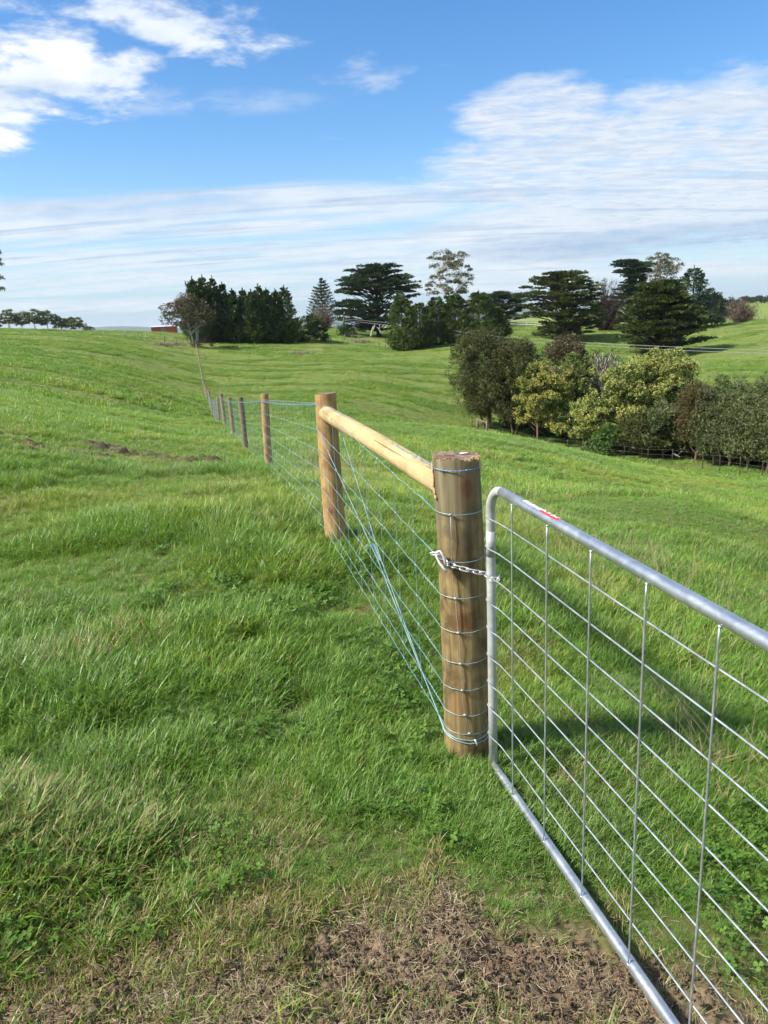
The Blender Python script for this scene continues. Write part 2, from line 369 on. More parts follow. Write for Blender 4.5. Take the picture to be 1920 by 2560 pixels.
bh = N.m('ADD', N.m('MULTIPLY', s1, .012), N.m('MULTIPLY', s2, .0035))
bmp = N.n('ShaderNodeBump', {'Strength': N.m('MULTIPLY', da, 1.0), 'Distance': 1.0, 'Height': bh})
fb = N.m('MULTIPLY', N.m('ADD', N.noise(pos, 1.1, 7, .8), N.m('MULTIPLY', N.noise(pos, 5, 5, .75), .5)), .60)
bmp2 = N.n('ShaderNodeBump', {'Strength': N.m('MULTIPLY', near, .9), 'Distance': 1.0, 'Height': fb, 'Normal': bmp.outputs[0]})
bs = N.n('ShaderNodeBsdfPrincipled', {'Base Color': cfin, 'Roughness': .9, 'Specular IOR Level': .12, 'Normal': bmp2.outputs[0]})
out(N, bs.outputs[0])
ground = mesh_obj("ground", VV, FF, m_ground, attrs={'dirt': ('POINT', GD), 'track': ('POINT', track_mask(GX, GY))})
tag(ground, kind='structure')

# ------------------------------------------------------------------ wood and metal
def wood(name, ca, cb, cd, stain=None, stain_h=None, knots=.5, axis=2, grain=1.0, blot=.6):
    m, N = mat_new(name)
    oc = N.n('ShaderNodeTexCoord').outputs['Object']
    st = [26*grain]*3; st[axis] = 1.1*grain
    v = N.mapping(oc, tuple(st))
    g1 = N.noise(v, 1.6, 8, .65, .4); g2 = N.noise(v, 6.0, 5, .7)
    bl = N.noise(N.mapping(oc, (6, 6, 6) if axis == 2 else (6, 6, 6)), .9, 5, .6)
    bs_ = [9, 9, 9]; bs_[axis] = 3
    bl2 = N.noise(N.mapping(oc, tuple(bs_)), 1.3, 4, .6)
    c = N.mix(N.ss(g1, .3, .7), ca, cb)
    c = N.mix(N.ss(bl, .44, .64, 0, blot), c, cd)
    bm2 = N.noise(N.mapping(oc, tuple(18 if i != axis else 5 for i in range(3)), (1.3, 2.1, .7)), 1.1, 6, .7)
    c = N.mix(N.ss(bm2, .54, .70, 0, .5), c, tuple(q*1.35 for q in cb)); c = N.mix(N.ss(bm2, .44, .30, 0, .6), c, cd)
    c = N.mix(N.ss(g2, .58, .78, 0, .55), c, cd)
    if stain:
        hz = N.n('ShaderNodeSeparateXYZ', {0: oc}).outputs[2]
        hh = N.m('ADD', hz, N.m('MULTIPLY', N.m('SUBTRACT', bl2, .5), .55))
        c = N.mix(N.ss(hh, stain_h[0], stain_h[1], 0, .85), c, N.mix(N.ss(g1, .35, .65), stain[0], stain[1]))
    ks = [5.5, 5.5, 5.5]; ks[axis] = 3.2
    vo = N.n('ShaderNodeTexVoronoi', {0: N.mapping(oc, tuple(ks), (.37, .11, .23)), 'Scale': 1.0}, feature='F1')
    kd = vo.outputs['Distance']
    kn = N.m('MULTIPLY', N.ss(kd, .17, .06), knots)
    c = N.mix(kn, c, (.07, .028, .012))
    c = N.mix(N.m('MULTIPLY', N.ss(kd, .34, .17), knots*.45), c, (.24, .11, .04))
    cs_ = [44, 44, 44]; cs_[axis] = .9
    ck = N.noise(N.mapping(oc, tuple(cs_), (3.1, 1.7, .4)), 1.0, 4, .5)
    c = N.mix(N.ss(ck, .655, .69, 0, .7), c, tuple(q*.25 for q in cd))
    hgt = N.m('ADD', N.m('MULTIPLY', g1, .004), N.m('MULTIPLY', g2, .002))
    b = N.n('ShaderNodeBump', {'Strength': .8, 'Distance': 1.0, 'Height': hgt})
    out(N, N.n('ShaderNodeBsdfPrincipled', {'Base Color': c, 'Roughness': .82, 'Specular IOR Level': .25, 'Normal': b.outputs[0]}).outputs[0])
    return m
m_strainer = wood("weathered_treated_pine", (.140, .100, .042), (.30, .222, .100), (.070, .046, .020), ((.105, .092, .054), (.22, .190, .115)), (.86, 1.18), .7, grain=.75, blot=.9)
m_post = wood("fresh_treated_pine", (.31, .195, .078), (.42, .285, .125), (.16, .085, .034), None, None, .95, blot=.6, grain=.8)
m_post_dark = wood("dark_treated_pine", (.15, .095, .05), (.25, .165, .09), (.09, .055, .035), None, None, .4)
m_post_b = wood("brown_treated_pine", (.27, .165, .075), (.38, .25, .125), (.16, .09, .04), None, None, .6)
m_rail = wood("pale_peeled_pine", (.37, .28, .135), (.46, .37, .195), (.31, .20, .085), None, None, .75, axis=0, blot=.5)
m_old = wood("silvered_old_timber", (.16, .13, .10), (.25, .21, .165), (.08, .065, .05), None, None, .2)
m_splint = wood("raw_wood_fibre", (.45, .29, .12), (.58, .42, .22), (.30, .17, .07), None, None, 0)
m_end, N = mat_new("sawn_end_grain")
oc = N.n('ShaderNodeTexCoord').outputs['Object']
e1 = N.noise(oc, 40, 7, .7); e2 = N.noise(oc, 160, 4, .7)
w = N.n('ShaderNodeTexWave', {0: oc, 'Scale': 18, 'Distortion': 3.0, 'Detail': 3}, wave_type='RINGS', rings_direction='Z').outputs['Fac']
c = N.mix(N.ss(e1, .3, .7), (.13, .088, .075), (.26, .19, .15)); c = N.mix(N.m('MULTIPLY', w, .35), c, (.10, .065, .055)); c = N.mix(N.ss(e2, .55, .75, 0, .6), c, (.36, .28, .18))
b = N.n('ShaderNodeBump', {'Strength': .9, 'Distance': 1.0, 'Height': N.m('MULTIPLY', e1, .006)})
out(N, N.n('ShaderNodeBsdfPrincipled', {'Base Color': c, 'Roughness': .9, 'Specular IOR Level': .15, 'Normal': b.outputs[0]}).outputs[0])

def metal(name, c1, c2, rough=.38, metallic=.75, sc_=14, streak=True, r2=.55):
    m, N = mat_new(name)
    oc = N.n('ShaderNodeTexCoord').outputs['Object']
    a = N.noise(oc, sc_, 6, .65, .6); b_ = N.noise(oc, sc_*6, 4, .6)
    c = N.mix(N.ss(a, .35, .68), c1, c2)
    rg = N.ss(a, .3, .7, rough, r2)
    bp = N.n('ShaderNodeBump', {'Strength': .25, 'Distance': 1.0, 'Height': N.m('MULTIPLY', b_, .0008)})
    out(N, N.n('ShaderNodeBsdfPrincipled', {'Base Color': c, 'Metallic': metallic, 'Roughness': rg, 'Normal': bp.outputs[0]}).outputs[0])
    return m
m_galv = metal("galvanised_tube", (.43, .47, .51), (.55, .58, .61), .30, .8, 14, r2=.44)
m_galv_dull = metal("dull_galvanised_tube", (.40, .42, .40), (.53, .55, .55), .50, .45, 16, r2=.7)
m_rod = metal("galvanised_rod", (.36, .40, .43), (.48, .52, .55), .38, .7, 20)
m_chain = metal("zinc_chain", (.52, .52, .52), (.66, .65, .64), .34, .6, 60)
m_wire = metal("blue_tinted_zinc_wire", (.20, .36, .41), (.32, .47, .52), .42, .45, 8)
m_barb = metal("blue_barbed_wire", (.08, .22, .36), (.20, .38, .50), .4, .35, 12)
m_oldwire = metal("old_grey_wire", (.28, .29, .28), (.40, .41, .40), .5, .4, 8)

def flat(name, c, rough=.6, spec=.3):
    m, N = mat_new(name)
    oc = N.n('ShaderNodeTexCoord').outputs['Object']
    a = N.noise(oc, 30, 5, .6)
    cc = N.mix(N.ss(a, .3, .7), tuple(x*.86 for x in c), c)
    out(N, N.n('ShaderNodeBsdfPrincipled', {'Base Color': cc, 'Roughness': rough, 'Specular IOR Level': spec}).outputs[0])
    return m
m_stick_w = flat("white_vinyl", (.78, .76, .75), .4); m_stick_r = flat("red_vinyl", (.62, .035, .03), .4)
m_ink = flat("grey_ink", (.33, .32, .36), .6); m_white = flat("white_droppings", (.72, .71, .68), .8)

# ------------------------------------------------------------------ posts
def post_mesh(h, r0, r1, seed, n=40, depth=.12, rough=.03, flat_side=0, top_cut=.0, rag=0.0):
    """a pole with an uneven skin, its base sunk below the ground; returns side and top as (V, F)"""
    rg = np.random.default_rng(seed)
    zs = np.concatenate([np.linspace(-depth, h-.02, 30), [h-.006, h]])
    ph = np.linspace(0, 2*math.pi, n, endpoint=False)
    V = []
    p1, p2 = rg.uniform(0, 6, 2); tx, ty = rg.uniform(-.012, .012, 2)
    for k, z in enumerate(zs):
        t = max(0, z)/h; r = r0+(r1-r0)*t
        wob = rough*(.6*np.sin(2*ph+p1+.8*t)+.4*np.sin(3*ph+p2-1.3*t)) + .018*(vnoise(ph*7.0+seed, np.full(n, z*5.0), seed)-.5)
        rad_ = r*(1+wob)
        if k == len(zs)-1: rad_ = rad_*.985
        if rag and z > h-.012: rad_ = rad_*(1+.03*(vnoise(ph*5.0, ph*0+2, seed+5)-.4)+.02*(vnoise(ph*17.0, ph*0+2, seed+6)-.5))
        zz = z + (rag*2*(vnoise(ph*6.0, ph*0, seed+7)-.5)+rag*(vnoise(ph*19.0, ph*0, seed+8)-.5) if rag and z > h-.012 else 0*ph) + (top_cut*np.cos(ph)*t if z > h-.03 else 0*ph)
        V.append(np.stack([rad_*np.cos(ph)+tx*math.sin(3*t), rad_*np.sin(ph)+ty*math.sin(2.4*t), zz], 1))
    V = np.concatenate(V); F = []
    m = len(zs)
    for i in range(m-1):
        for k in range(n): F.append((i*n+k, i*n+(k+1) % n, (i+1)*n+(k+1) % n, (i+1)*n+k))
    return V, F, V[(m-1)*n:]
def cap_mesh(ring, rise=.003, seed=0, rag=0.0):
    rg = np.random.default_rng(seed); n = len(ring); c = ring.mean(0)
    V = []; F = []
    fr = [1.0, .86, .62, .35]
    for q in fr:
        for k in range(n):
            p = c+(ring[k]-c)*q
            V.append((p[0], p[1], p[2]+.0015+rise*(1-q)+rag*rg.uniform(-1, 1)*(.4 if q == 1 else 1)))
    V.append((c[0], c[1], c[2]+rise+.0015))
    for j in range(3):
        for k in range(n): F.append((j*n+k, j*n+(k+1) % n, (j+1)*n+(k+1) % n, (j+1)*n+k))
    for k in range(n): F.append((3*n+k, 3*n+(k+1) % n, 4*n))
    return V, F
def make_post(name, base, top, r0, r1, seed, mat, label, group=None, cat="fence post", top_cut=0.0, rag=0.0):
    base = np.array(base); top = np.array(top)
    ax = top-base; h = float(np.linalg.norm(ax))
    q = Vector((0, 0, 1)).rotation_difference(Vector(ax))
    o = empty(name, base, q.to_euler()); tag(o, label, cat, group)
    V, F, ring = post_mesh(h, r0, r1, seed, n=96 if rag else 40, top_cut=top_cut, rag=rag)
    mesh_obj('shaft', V, F, mat, o)
    Vc, Fc = cap_mesh(ring, seed=seed, rag=.0012)
    mesh_obj('sawn_top', Vc, Fc, m_end, o, smooth=False)
    return o, ring, h

R0 = 2.90
p0b = at(1168, 1885, R0); p0t = at(1139, 1140, R0)
p1b = at(842, 1362, 5.5); p1t = at(813.5, 984, 5.5)
fdir = np.array([-.238, 1.0, 0]); fdir /= np.linalg.norm(fdir)
fleft = np.array([-fdir[1], fdir[0], 0])                 # towards the open paddock side
strainer, ring0, h0 = make_post('strainer_post', p0b, p0t, .096, .089, 3, m_strainer, "thick weathered strainer post wrapped in wire and chained to the gate", cat="gate post", top_cut=-.006, rag=.006)
# splintered rim, rot pockets and the pale mark on the saw cut
mb = MB(); rg = np.random.default_rng(5)
for k in range(420):
    a = rg.uniform(0, 2*math.pi); i = int(a/(2*math.pi)*len(ring0)) % len(ring0)
    p = ring0[i]*1.0; out_ = np.array([math.cos(a), math.sin(a), 0])
    front = max(0, math.cos(a+math.pi/2)); right = max(0, math.cos(a+.4))
    L = rg.uniform(.003, .009)*(.6+.5*front+1.7*max(0, right-.5))
    b0 = p-out_*rg.uniform(.0, .007)+np.array([0, 0, rg.uniform(-.006, .003)])
    e = b0+out_*L*rg.uniform(.35, 1)+np.array([rg.uniform(-.003, .003), rg.uniform(-.003, .003), -L*rg.uniform(-.25, .8)])
    mb.tube([b0, (b0+e)/2+np.array([0, 0, .002]), e], [.0012, .0011, .0004], 3)
mb.build('frayed_rim', m_splint, strainer, smooth=False)
mb = MB()
for a0, z0, L, w_ in [(-.25, -.045, .05, .006), (-.32, -.05, .055, .005), (-.12, -.035, .035, .007), (math.pi+.12, -.08, .09, .006), (math.pi+.22, -.13, .04, .006), (math.pi+.05, -.04, .05, .005), (math.pi+.32, -.150, .02, .006)]:
    rr_ = .092
    P = [np.array([rr_*math.cos(a0+.06*math.sin(t*5)), rr_*math.sin(a0+.06*math.sin(t*5)), h0+z0+L*(t-.5)]) for t in np.linspace(0, 1, 6)]
    mb.tube(P, [w_*.3, w_, w_*.8, w_, w_*.7, w_*.2], 5); mb.build('splinter', m_splint, strainer); mb = MB()
P = [np.array([-.085, -.01, h0-.045]), np.array([-.115, .02, h0-.035]), np.array([-.135, .045, h0-.02]), np.array([-.14, .055, h0+.0])]
mb.tube(P, [.003, .003, .0025, .0012], 5)
mb.build('splinter', m_splint, strainer)
mb = MB(); Vp = []; n = 14
for k in range(n):
    a = 2*math.pi*k/n; q = 1+.3*math.sin(3*a+1)+.2*math.sin(5*a)
    Vp.append((.030+.017*q*math.cos(a), .012+.011*q*math.sin(a), h0+.0075))
Vp.append((.030, .012, h0+.0095))
mb.add(Vp, [(k, (k+1) % n, n) for k in range(n)]); 
mb.build('white_mark', m_white, strainer)

brace, ring1, h1 = make_post('brace_post', p1b, p1t, .080, .076, 8, m_post, "orange brown pine post carrying the far end of the horizontal rail", cat="fence post", top_cut=.003)
# horizontal stay rail between the two
ra = at(816, 1034, 5.5-.05); rb = at(1134, 1232, R0+.03)
dr = rb-ra; L = float(np.linalg.norm(dr)); q = Vector((1, 0, 0)).rotation_difference(Vector(dr))
V, F, rg_end = post_mesh(L, .055, .052, 21, n=32, depth=0, rough=.02)
V = np.array(V); V = np.stack([V[:, 2], -V[:, 1], V[:, 0]], 1)
Vc, Fc = cap_mesh(np.array([(p[0], p[1], 0) for p in V[:32, ]*0+np.stack([.05*np.cos(np.linspace(0, 6.283, 32, endpoint=False)), .05*np.sin(np.linspace(0, 6.283, 32, endpoint=False)), np.zeros(32)], 1)]), seed=2)
rail = mesh_obj('brace_rail', V, F, m_rail)
rail.location = ra; rail.rotation_euler = q.to_euler()
tag(rail, "pale peeled pine rail set between the orange brown and weathered posts", "rail")

# intermediate posts; the first ones measured, then every 5.3 m along the same line
posts = [((674.6, 1183), (661.6, 984), 11.0, .056), ((615, 1128), (601, 993), 16.5, .056), ((585, 1093), (573, 994), 22.0, .056), ((563, 1068), (552, 984), 27.0, .060), ((550, 1065), (543, 994), 32.0, .054)]
mats_p = [m_post, m_post_dark, m_post_b, m_post_b, m_post]
labs = ["round golden pine fence post next beyond the orange brown brace post", "dark brown fence post, second beyond the orange brown brace post", "light brown slender fence post, third beyond the orange brown brace post",
        "tall fence post rising above its neighbours, fourth beyond the brace post", "slim orange fence post just behind the tall fourth post"]
post_xy = [(p0b, p0t), (p1b, p1t)]
grp_p = "fence posts along the wire fence"
for k, (b, t, r, rad_) in enumerate(posts):
    pb, pt = at(*b, r), at(*t, r)
    pb[2] = min(pb[2], H(pb[0], pb[1]))
    make_post('fence_post', pb, pt, rad_, rad_*.97, 30+k, mats_p[k], labs[k], grp_p)
    post_xy.append((pb, pt))
last = post_xy[-1][0]; y = last[1]
far_proto = None; nf_ = 0
while y < 121:
    y += 5.25
    x = -.38 - .238*(y-5.49) + random.uniform(-.04, .04)
    z = H(x, y); hgt = random.uniform(1.08, 1.2)
    nf_ += 1
    lab = "one of the orange topped posts bunched together where the fence dips" if y < 64 else "one of the far posts strung in line up to the gum tree"
    if far_proto is None:
        far_proto, _, _ = make_post('fence_post', (x, y, z), (x+.01, y, z+1.14), .055, .052, 60, m_post_b, lab, grp_p)
    else:
        c_ = far_proto.copy(); col.objects.link(c_); c_.location = (x, y, z); c_.rotation_euler = (random.uniform(-.03, .03), random.uniform(-.03, .03), random.uniform(0, 6)); c_.scale = (1, 1, hgt/1.14)
        c_['label'] = lab
        for ch in far_proto.children:
            d_ = ch.copy(); col.objects.link(d_); d_.parent = c_
    post_xy.append((np.array([x, y, z]), np.array([x, y, z+hgt])))

# ------------------------------------------------------------------ the netting: eight line wires, stay wires, wrapped round the strainer
ax0 = (p0t-p0b); len0 = np.linalg.norm(ax0); ax0 /= len0
def p0_at(py):                                           # point on the strainer's axis whose front shows at photo row py
    best = None
    for s in np.linspace(0, len0, 600):
        c = p0b+ax0*s; f = c+np.array([-.006, -.093, 0]) - np.array([0, 0, CAM_Z])
        zc_ = f@CF; yy = 1280-F_PX*(f@CU)/zc_
        if best is None or abs(yy-py) < best[0]: best = (abs(yy-py), s)
    return best[1]
rows = [1283, 1401, 1492, 1577, 1655, 1722, 1783, 1829]
hs = [p0_at(y_) for y_ in rows]
barb_h = p0_at(1174)
net = empty('wire_netting', tuple(p0b)); tag(net, "blue tinted hinged joint wire netting stretched along the posts", "wire netting")
def rel(P): return [np.array(p)-p0b for p in P]
TOPH = [h for h in hs]
def ring_pts(h, r, a0, a1, n, sag=.006, seed=0):
    rg = np.random.default_rng(seed); P = []
    for k, a in enumerate(np.linspace(a0, a1, n)):
        c = p0b+ax0*(h + sag*math.sin((a-a0)/(a1-a0)*math.pi*1.0)*-1 + rg.uniform(-.0012, .0012))
        P.append(c+np.array([r*math.cos(a), r*math.sin(a), 0]))
    return P
def fence_pt(i, h, hfrac):
    b, t = post_xy[i]
    rr_ = .083 if i == 1 else .058
    p = b+(t-b)*(h/np.linalg.norm(t-b))
    return p+fleft*(rr_+.002)
nlast = len(post_xy)-1
for k, h in enumerate(hs):
    hh = h
    P = ring_pts(h, .0965, rad(60), rad(-175), 30, .008 if k < 6 else .014, k)
    A = P[-1]
    for i in range(1, nlast+1):
        B = fence_pt(i, max(.04, hh-.02), 0)
        if i == 1:
            # wavy tension crimps on the near span
            seg = [A+(B-A)*t for t in np.linspace(0, 1, 34)][1:]
            for j, p in enumerate(seg[:-1]): p += np.array([0, 0, .0035*math.sin(j*2.1+k)+.002*math.sin(j*.9)])
        else: seg = [A+(B-A)*t for t in np.linspace(0, 1, 4)][1:]
        P += seg; A = B
    mb = MB(); mb.tube(rel(P), [.0013 if i < 70 else .0015 for i in range(len(P))], 5)
    # the crimped knot where the wire is tied off beside the strainer
    A = np.array(P[29]); B = np.array(P[31]); dd = (B-A)/np.linalg.norm(B-A)
    sp = [A+dd*(.02+.16*t)+.0045*np.array([0, math.cos(t*38), math.sin(t*38)]) for t in np.linspace(0, 1, 40)]
    if k % 2 == 0 or k < 2: mb.tube(rel(sp), .0014, 4)
    mb.build('line_wire', m_wire, net)
def net_pt(y_, h):                                       # a point on the netting at world y, height index
    for i in range(1, len(post_xy)-1):
        if y_ <= post_xy[i+1][0][1] or i == len(post_xy)-2:
            a = fence_pt(i, h, 0) if i > 0 else None; b = fence_pt(i+1, h, 0)
            t = (y_-a[1])/(b[1]-a[1]); return a+(b-a)*t
def near_pt(t, k):
    A = ring_pts(hs[k], .0965, rad(60), rad(-175), 30, .008, k)[-1]; B = fence_pt(1, max(.04, hs[k]-.02), 0)
    return A+(B-A)*t
nst = 0; restmb = MB()
def stay(P, idx):
    mb = MB() if idx < 100 else restmb
    P2 = []
    for j in range(len(P)-1):
        a, b = P[j], P[j+1]
        for t in (0, .5): P2.append(a+(b-a)*t+fdir*random.uniform(-.006, .006)*(0 if t == 0 else 1))
    P2.append(P[-1])
    mb.tube(rel(P2), .00125 if idx < 40 else .0015, 4, cap=False)
    if idx < 24:
        for p in P: mb.ball(np.array(p)-p0b, .0046, 6, 4, (1, 1, 1.2))
    if idx < 100: mb.build('stay_wire', m_wire, net)
for j in range(1, 9):
    t = (j*.30)/2.75
    if t < .985: stay([near_pt(t, k) for k in range(8)][::-1], nst); nst += 1
y_ = post_xy[1][0][1]+.12
while y_ < 58:
    stay([net_pt(y_, max(.04, h-.02)) for h in hs][::-1], nst); nst += 1; y_ += .30
if restmb.V: tag(restmb.build('stay_wire_row', m_wire, net), kind='stuff')
# the stay wire that runs down the face of the strainer, knotted to each wrap
mb = MB(); P = []
an = [-112, -114, -108, -105, -103, -101, -97, -88]
for k, h in enumerate(hs):
    a = rad(an[k]); c = p0b+ax0*(h-.006); p = c+np.array([.0985*math.cos(a), .0985*math.sin(a), 0]); P.append(p)
    mb.ball(p-p0b, .0055, 7, 5, (1.5, 1, 1))
    if k < 7:
        a2 = rad((an[k]+an[k+1])/2+random.uniform(-3, 3)); c = p0b+ax0*((h+hs[k+1])/2); P.append(c+np.array([.101*math.cos(a2), .101*math.sin(a2), 0]))
mb.tube(rel(P), .0014, 5); mb.build('wrapped_stay_wire', m_oldwire, net)

# barbed wire: twisted pair with barbs, over the rail and round the strainer
bw = MB()
Pb = ring_pts(barb_h, .0945, rad(20), rad(-172), 26, .006, 91)
railtop = lambda t: rb+(ra-rb)*t+np.array([0, 0, .0555])+np.array([-.02, 0, 0])*0
Pb += [railtop(t)+np.array([0, 0, .002*math.sin(9*t)]) for t in np.linspace(.085, .985, 40)]
b1 = post_xy[1]; Pb.append(b1[0]+(b1[1]-b1[0])*.935+np.array([-.082, -.015, 0]))
for i in range(2, len(post_xy)):
    b, t_ = post_xy[i]; f_ = .915
    B = b+(t_-b)*f_+fleft*.06; A = Pb[-1]
    Pb += [A+(B-A)*t + np.array([0, 0, -.02*math.sin(math.pi*t)]) for t in np.linspace(0, 1, 14 if i < 5 else 5)][1:]
def twist(P, r, step, off):
    Q = []; s = 0
    for i in range(len(P)-1):
        a, b = np.array(P[i]), np.array(P[i+1]); L = np.linalg.norm(b-a); n = max(1, int(L/step)) if i < 120 else 1
        d = (b-a)/(L+1e-9); x = np.cross(d, [0, 0, 1.]); x = x/(np.linalg.norm(x)+1e-9); yv = np.cross(d, x)
        for j in range(n):
            ph = (s+L*j/n)*2*math.pi/.04+off
            Q.append(a+(b-a)*j/n+r*(math.cos(ph)*x+math.sin(ph)*yv))
        s += L
    return Q
barb = empty('barbed_wire', tuple(p0b)); tag(barb, "blue twisted barbed wire along the rail top and post tops", "barbed wire")
bw.tube(rel(twist(Pb, .0016, .012, 0)), .0012, 4); bw.tube(rel(twist(Pb, .0016, .012, math.pi)), .0012, 4)
bw.build('twisted_strand', m_barb, barb)
bb = MB(); acc = 0; nxt = .05
for i in range(len(Pb)-1):
    a, b = np.array(Pb[i]), np.array(Pb[i+1]); L = np.linalg.norm(b-a)
    if L > 3: break
    d = (b-a)/L
    while nxt < acc+L:
        p = a+d*(nxt-acc); x = np.cross(d, [.2, .1, 1.]); x /= np.linalg.norm(x); yv = np.cross(d, x)
        for s_ in (-1, 1):
            th = random.uniform(0, 6.28); e = math.cos(th)*x+math.sin(th)*yv
            bb.tube(rel([p-e*.013+d*.003*s_, p+d*.004*s_, p+e*.013+d*.004*s_]), [.0005, .0014, .0005], 4)
        bb.ball(p-p0b, .0032, 6, 4); nxt += .10
    acc += L
# the bunched tail twisted round itself where the wire meets the strainer
for j in range(9):
    p = railtop(.09+.012*j)+np.array([0, 0, .004])
    e = np.array([random.uniform(-1, 1), random.uniform(-1, 1), random.uniform(.1, 1)]); e /= np.linalg.norm(e)
    bb.tube(rel([p-e*.010, p, p+e*.018]), [.0006, .0014, .0006], 4)
bb.build('barb_points', m_barb, barb)

# diagonal twitch wires from the brace post head to the strainer foot
tw = empty('brace_wire', tuple(p0b)); tag(tw, "doubled blue brace wire slanting from the rail end to the thick post foot", "wire")
u1 = p1b+(p1t-p1b)*.80; foot_h = p0_at(1838)
for s_ in (0, 1):
    mb = MB()
    top = u1 + (fleft*.082 + np.array([0, -.02, 0]) if s_ == 0 else -fleft*.082+np.array([0, -.05, .02]))
    ringf = ring_pts(foot_h-.004*s_, .0975+.0015*s_, rad(70 if s_ else 30), rad(-178), 26, .022+.012*s_, 50+s_)
    A = ringf[-1]; mid = (A+(u1-fdir*.08))/2
    mid = A+(u1-A)*.42 + fleft*.01*(1 if s_ == 0 else -1)
    P = ringf + [A+(mid-A)*t for t in np.linspace(.05, 1, 8)] + [mid+(top-mid)*t for t in np.linspace(.05, 1, 10)]
    mb.tube(rel(P), .0021, 6)
    back = [u1+(.084)*np.array([math.cos(a), math.sin(a), 0])+np.array([0, 0, .004*s_]) for a in np.linspace(rad(190), rad(-10), 14)]
    if s_ == 0: mb.tube(rel(back), .002, 5)
    mb.build('strand', m_wire, tw)
mid = (ringf[-1]+(u1-ringf[-1])*.42); dd = (u1-mid)/np.linalg.norm(u1-mid)
sp = [mid+dd*(-.02+.16*t)+.007*np.array([math.cos(t*60), .3*math.sin(t*60), math.sin(t*60)]) for t in np.linspace(0, 1, 70)]
mb = MB(); mb.tube(rel(sp), .0018, 5)
mb.tube(rel([mid+dd*.12, mid+dd*.14+np.array([-.035, 0, .0]), mid+dd*.13+np.array([-.06, 0, -.012])]), .002, 5)
mb.build('twisted_joint', m_wire, tw)
mb = MB(); fp = p0b+ax0*(foot_h-.03)+np.array([.028, -.095, 0])
mb.tube(rel([fp+np.array([-.004, 0, .012]), fp+np.array([0, -.006, .004]), fp+np.array([.004, -.008, -.008]), fp+np.array([.003, -.003, -.016])]), .0035, 6)
mb.build('crimp', m_chain, tw)

# ------------------------------------------------------------------ the gate
GD0 = 2.74; gaz, gyaw, gslope, gtilt = rad(8.249), rad(13.867), rad(-1.142), rad(.395)
gs = GD0/2.95
gB = np.array([GD0*math.sin(gaz), GD0*math.cos(gaz), CAM_Z])
gd = np.array([math.sin(gyaw)*math.cos(gslope), -math.cos(gyaw)*math.cos(gslope), math.sin(gslope)])
gv = np.array([0, 0, 1.]); gv -= gd*(gv@gd); gv /= np.linalg.norm(gv)
gv = gv*math.cos(gtilt)+np.cross(gd, gv)*math.sin(gtilt)
gn = np.cross(gv, gd)                                    # across the gate
zt, zb = -.6805*gs, -1.9275*gs
gate = empty('farm_gate', tuple(gB+gv*(zb)), (0, 0, 0)); tag(gate, "long galvanised tube gate filled with a square steel rod grid", "gate")
gM = Matrix(((gd[0], gn[0], gv[0]), (gd[1], gn[1], gv[1]), (gd[2], gn[2], gv[2])))
gate.rotation_euler = gM.to_euler()
GH = zt-zb; GL = 3.62; rt = .0163; st0, st = .2392*gs, .2864*gs
ztop = GH+rt*.9
mb = MB(); br = .105
arc = [(br-br*math.cos(a), 0, ztop-br+br*math.sin(a)) for a in np.linspace(0, math.pi/2, 12)]
mb.tube([(0, 0, -.035), (0, 0, .3), (0, 0, .7)] + arc, rt*1.06, 20)
mb.tube([(0, 0, .9), (0, 0, 1.0)], rt*1.10, 20)
mb.build('end_upright', m_galv_dull, gate)
mb = MB()
mb.tube([(br+.0005, 0, ztop)]+[(x, 0, ztop) for x in np.linspace(.3, GL-br, 14)]+[(GL-br+br*math.sin(a), 0, ztop-br+br*math.cos(a)) for a in np.linspace(.1, math.pi/2, 10)]+[(GL, 0, .4), (GL, 0, -.03)], rt*1.05, 24)
mb.build('top_rail', m_galv, gate)
mb = MB()
Pr = [(.004, -.005, .012), (.03, -.003, .006), (.07, 0, 0), (.12, 0, 0)]+[(x, 0, 0) for x in np.linspace(.3, GL-.02, 14)]
mb.tube(Pr, [.008, .0135, .0155, rt]+[rt]*14, 22)
mb.build('bottom_rail', m_galv, gate)
mb = MB(); mb.tube([(x, -.0115*1.02, -.0115*1.02) for x in np.linspace(.1, GL-.05, 8)], .0011, 4); mb.build('weld_seam', m_rod, gate)
wh = [1.138, 1.011, .891, .777, .656, .533, .407, .292, .158]
for k, h in enumerate(wh):
    mb = MB(); hz = h*gs
    wrap = [(-.0193*math.cos(a)*1.0, -.0193*math.sin(a)*1.0-.0, hz+.004-.004*a/2) for a in np.linspace(-1.9, 1.45, 14)]
    mb.tube(wrap+[(.03, -.0195, hz-.001), (.10, -.009, hz)]+[(x, -.007, hz+.0012*math.sin(x*5+k)) for x in np.linspace(.24, GL-.02, 16)], .0025, 8)
    mb.build('grid_rod', m_rod, gate)
ns = 0; x = st0
while x < GL-.1:
    mb = MB(); mb.tube([(x, -.0128, -.004), (x, -.0128, .06), (x+.001, -.0128, .5), (x, -.0128, GH-.04), (x, -.0122, ztop-rt-.001)], .0027, 8)
    mb.ball((x, -.0125, ztop-rt-.001), .0048, 8, 5, (1.3, .9, .8), jit=.15); mb.ball((x, -.014, .006), .005, 8, 5, (1.2, .8, 1), jit=.15)
    mb.build('stay_rod', m_rod, gate); x += st; ns += 1
